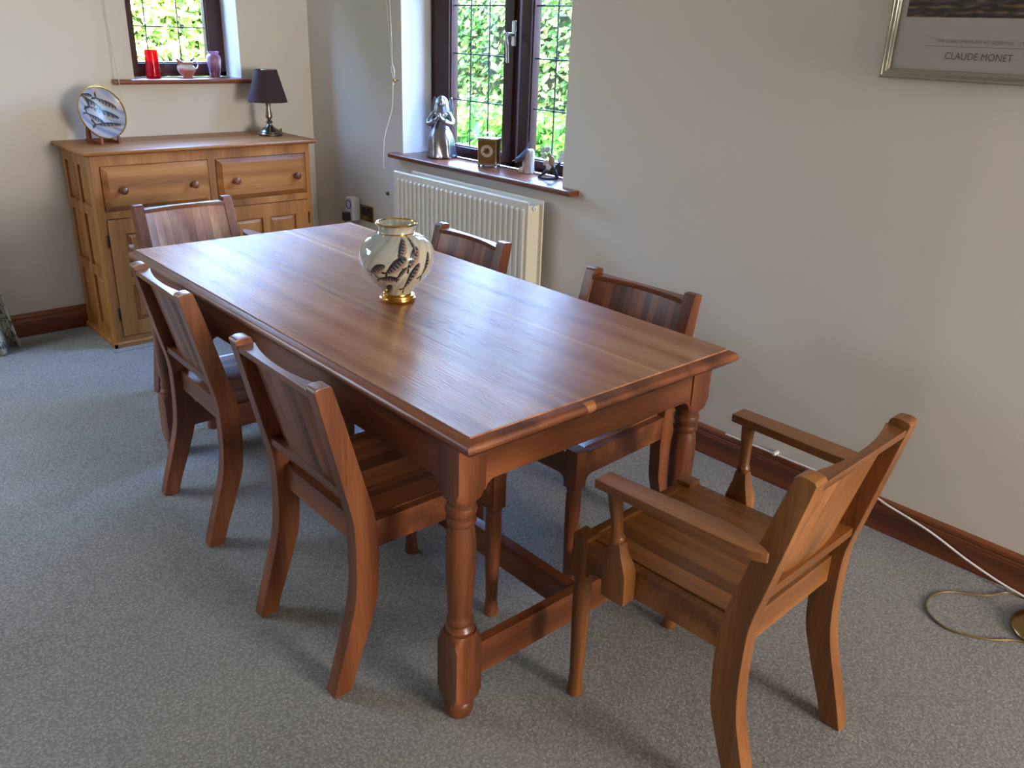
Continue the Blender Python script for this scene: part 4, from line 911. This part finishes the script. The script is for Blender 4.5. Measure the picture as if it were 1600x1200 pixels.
# plain painterly field standing in for the artwork
bm = bmesh.new(); ny, nz = 300, 260; AY0, AY1, AZ_0, AZ_1 = -3.430, -3.872, 1.585, 2.06
G = [[bm.verts.new((-.0066, AY0+(AY1-AY0)*i/ny, AZ_0+(AZ_1-AZ_0)*j/nz)) for j in range(nz+1)] for i in range(ny+1)]
for i in range(ny):
    for j in range(nz): bm.faces.new((G[i][j], G[i+1][j], G[i+1][j+1], G[i][j+1]))
o = obj('printed_image', bm, painted('print_ink', .5), pc, ang=None)
def art(co):
    U, V = co[:, 1], co[:, 2]; c = np.repeat(L3((58, 46, 50))[None], len(U), 0)
    c = wash(U, V, c, 31, .1, (150, 120, 84), .95, 30, 160); c = wash(U, V, c, 37, .1, (96, 84, 104), .7, 20, 120); c = wash(U, V, c, 41, 1.4, (40, 52, 40), .6, 20, 60); return c
paint(o.data, art)
def text(s, y0, y1, z, hgt, mat, parent, x=-.0068):
    cu = bpy.data.curves.new('t', 'FONT'); cu.body = s; cu.size = 1; o = bpy.data.objects.new('t', cu); COL.objects.link(o)
    bpy.context.view_layer.update(); me = bpy.data.meshes.new_from_object(o.evaluated_get(bpy.context.evaluated_depsgraph_get()))
    bpy.data.objects.remove(o); co = np.array([v.co[:] for v in me.vertices]); a, b = co.min(0), co.max(0)
    for v in me.vertices:
        u = (v.co.x-a[0])/(b[0]-a[0]); t = (v.co.y-a[1])/(b[1]-a[1]); v.co = (x, y0+(y1-y0)*u, z+hgt*t)
    me.materials.clear(); me.materials.append(mat); me.name = 'lettering'; o = bpy.data.objects.new('lettering', me); COL.objects.link(o); o.parent = parent; return o
INK = plain('grey_ink', (112, 112, 106), .6); INK2 = plain('pale_ink', (132, 132, 126), .6)
text('THE GARDEN PATH AT GIVERNY · 1902', -3.527, -3.773, 1.5205, .0085, INK2, pc)
text('CLAUDE MONET', -3.561, -3.739, 1.478, .018, INK, pc)
bm = bmesh.new(); box(bm, -.0068, -.0062, -3.80, -3.50, 1.5105, 1.5118, 0); obj('ruled_line', bm, INK2, pc, ang=None)
bm = bmesh.new(); box(bm, -.0105, -.0085, PY1+.02, PY0-.02, PZ0+.02, PZ1-.02, 0); obj('glazing', bm, PGLASS, pc, ang=None)

# ------------------------------------------------------------------ cables and floor lamp on the right
bm = bmesh.new(); tube(bm, spline([(-.02, -3.05, .121), (-.018, -3.26, .121), (-.022, -3.60, .122), (-.030, -3.70, .110), (-.030, -3.84, .082), (-.032, -3.98, .038), (-.038, -4.13, .010), (-.05, -4.35, .006), (-.05, -4.9, .006)], 8), .0035, 8)
wc = tag(obj('wall_cable', bm, PLAST), 'white cable running along the right-hand skirting and down to the carpet', 'cable')
bm = bmesh.new(); box(bm, -.027, -.0, -3.268, -3.258, .117, .129, .002); obj('cable_clip', bm, PLAST, wc)
FX, FY = -.155, -4.262
fl = thing('floor_lamp', 'brass floor lamp at the right edge, only its round base in view', 'lamp', (FX, FY, 0))
bm = bmesh.new(); lathe(bm, [(.108, 0), (.112, .004), (.112, .010), (.106, .018), (.085, .026), (.05, .033), (.02, .04), (.012, .05)], seg=48); obj('base', bm, BRASS, fl)
bm = bmesh.new(); lathe(bm, [(.010, .045), (.010, 1.5)], seg=16); obj('pole', bm, BRASS, fl)
bm = bmesh.new(); lathe(bm, [(.13, 1.42), (.085, 1.62), (.084, 1.62), (.129, 1.42), (.13, 1.42)], seg=40, close=False); obj('lamp_shade', bm, plain('cream_shade', (220, 208, 180), .8), fl)
bm = bmesh.new(); P = [(FX-.09, FY-.02, .008), (-.264, -4.204, .004), (-.326, -4.143, .004), (-.366, -4.056, .004), (-.330, -3.982, .004), (-.262, -3.958, .004), (-.190, -3.978, .004), (-.115, -4.062, .004), (-.05, -4.10, .006), (-.035, -4.16, .008)]
tube(bm, spline([(p[0]-FX, p[1]-FY, p[2]) for p in P], 8), .0032, 8); obj('cord', bm, GREENW, fl)

# ------------------------------------------------------------------ patterned curtain at the left edge
def curtain_mat():
    k = N('leaf_print_fabric'); tc = k.n('TexCoord'); mp = k.n('Mapping'); mp.inputs['Scale'].default_value = (1, .6, .62); mp.inputs['Rotation'].default_value = (0, .5, 0); k.l(tc.outputs['Object'], mp.inputs[0])
    v = k.n('TexVoronoi'); v.inputs['Scale'].default_value = 34; k.l(mp.outputs[0], v.inputs[0])
    v2 = k.n('TexVoronoi', feature='DISTANCE_TO_EDGE'); v2.inputs['Scale'].default_value = 16; k.l(tc.outputs['Object'], v2.inputs[0])
    c = k.mix(k.ramp(v.outputs['Distance'], [(.24, (1, 1, 1, 1)), (.32, (0, 0, 0, 1))]), lin((206, 200, 182)), lin((112, 104, 94)))
    c = k.mix(k.ramp(v2.outputs['Distance'], [(.02, (1, 1, 1, 1)), (.035, (0, 0, 0, 1))]), c, lin((100, 92, 82)))
    k.l(c, k.b.inputs['Base Color']); k.set(Roughness=.9); return k.m
bm = bmesh.new(); nu, nz = 120, 24; G = []
for i in range(nu+1):
    G.append([])
    for j in range(nz+1):
        z = .004+2.15*j/nz; fl_ = .055*max(0, 1-z/.55)**1.5; u = i/nu; x = -1.812+fl_-(.62+fl_)*u; y = -.135+.045*math.sin(u*34)*(1+.6*max(0, 1-z))-fl_*.8
        G[i].append(bm.verts.new((x, y, z)))
for i in range(nu):
    for j in range(nz): bm.faces.new((G[i][j], G[i+1][j], G[i+1][j+1], G[i][j+1]))
o = obj('curtain', bm, curtain_mat(), ang=None); sdm = o.modifiers.new('thickness', 'SOLIDIFY'); sdm.thickness = .004
tag(o, 'leaf-patterned cream curtain hanging to the floor at the left edge, left of the sideboard', 'curtain')
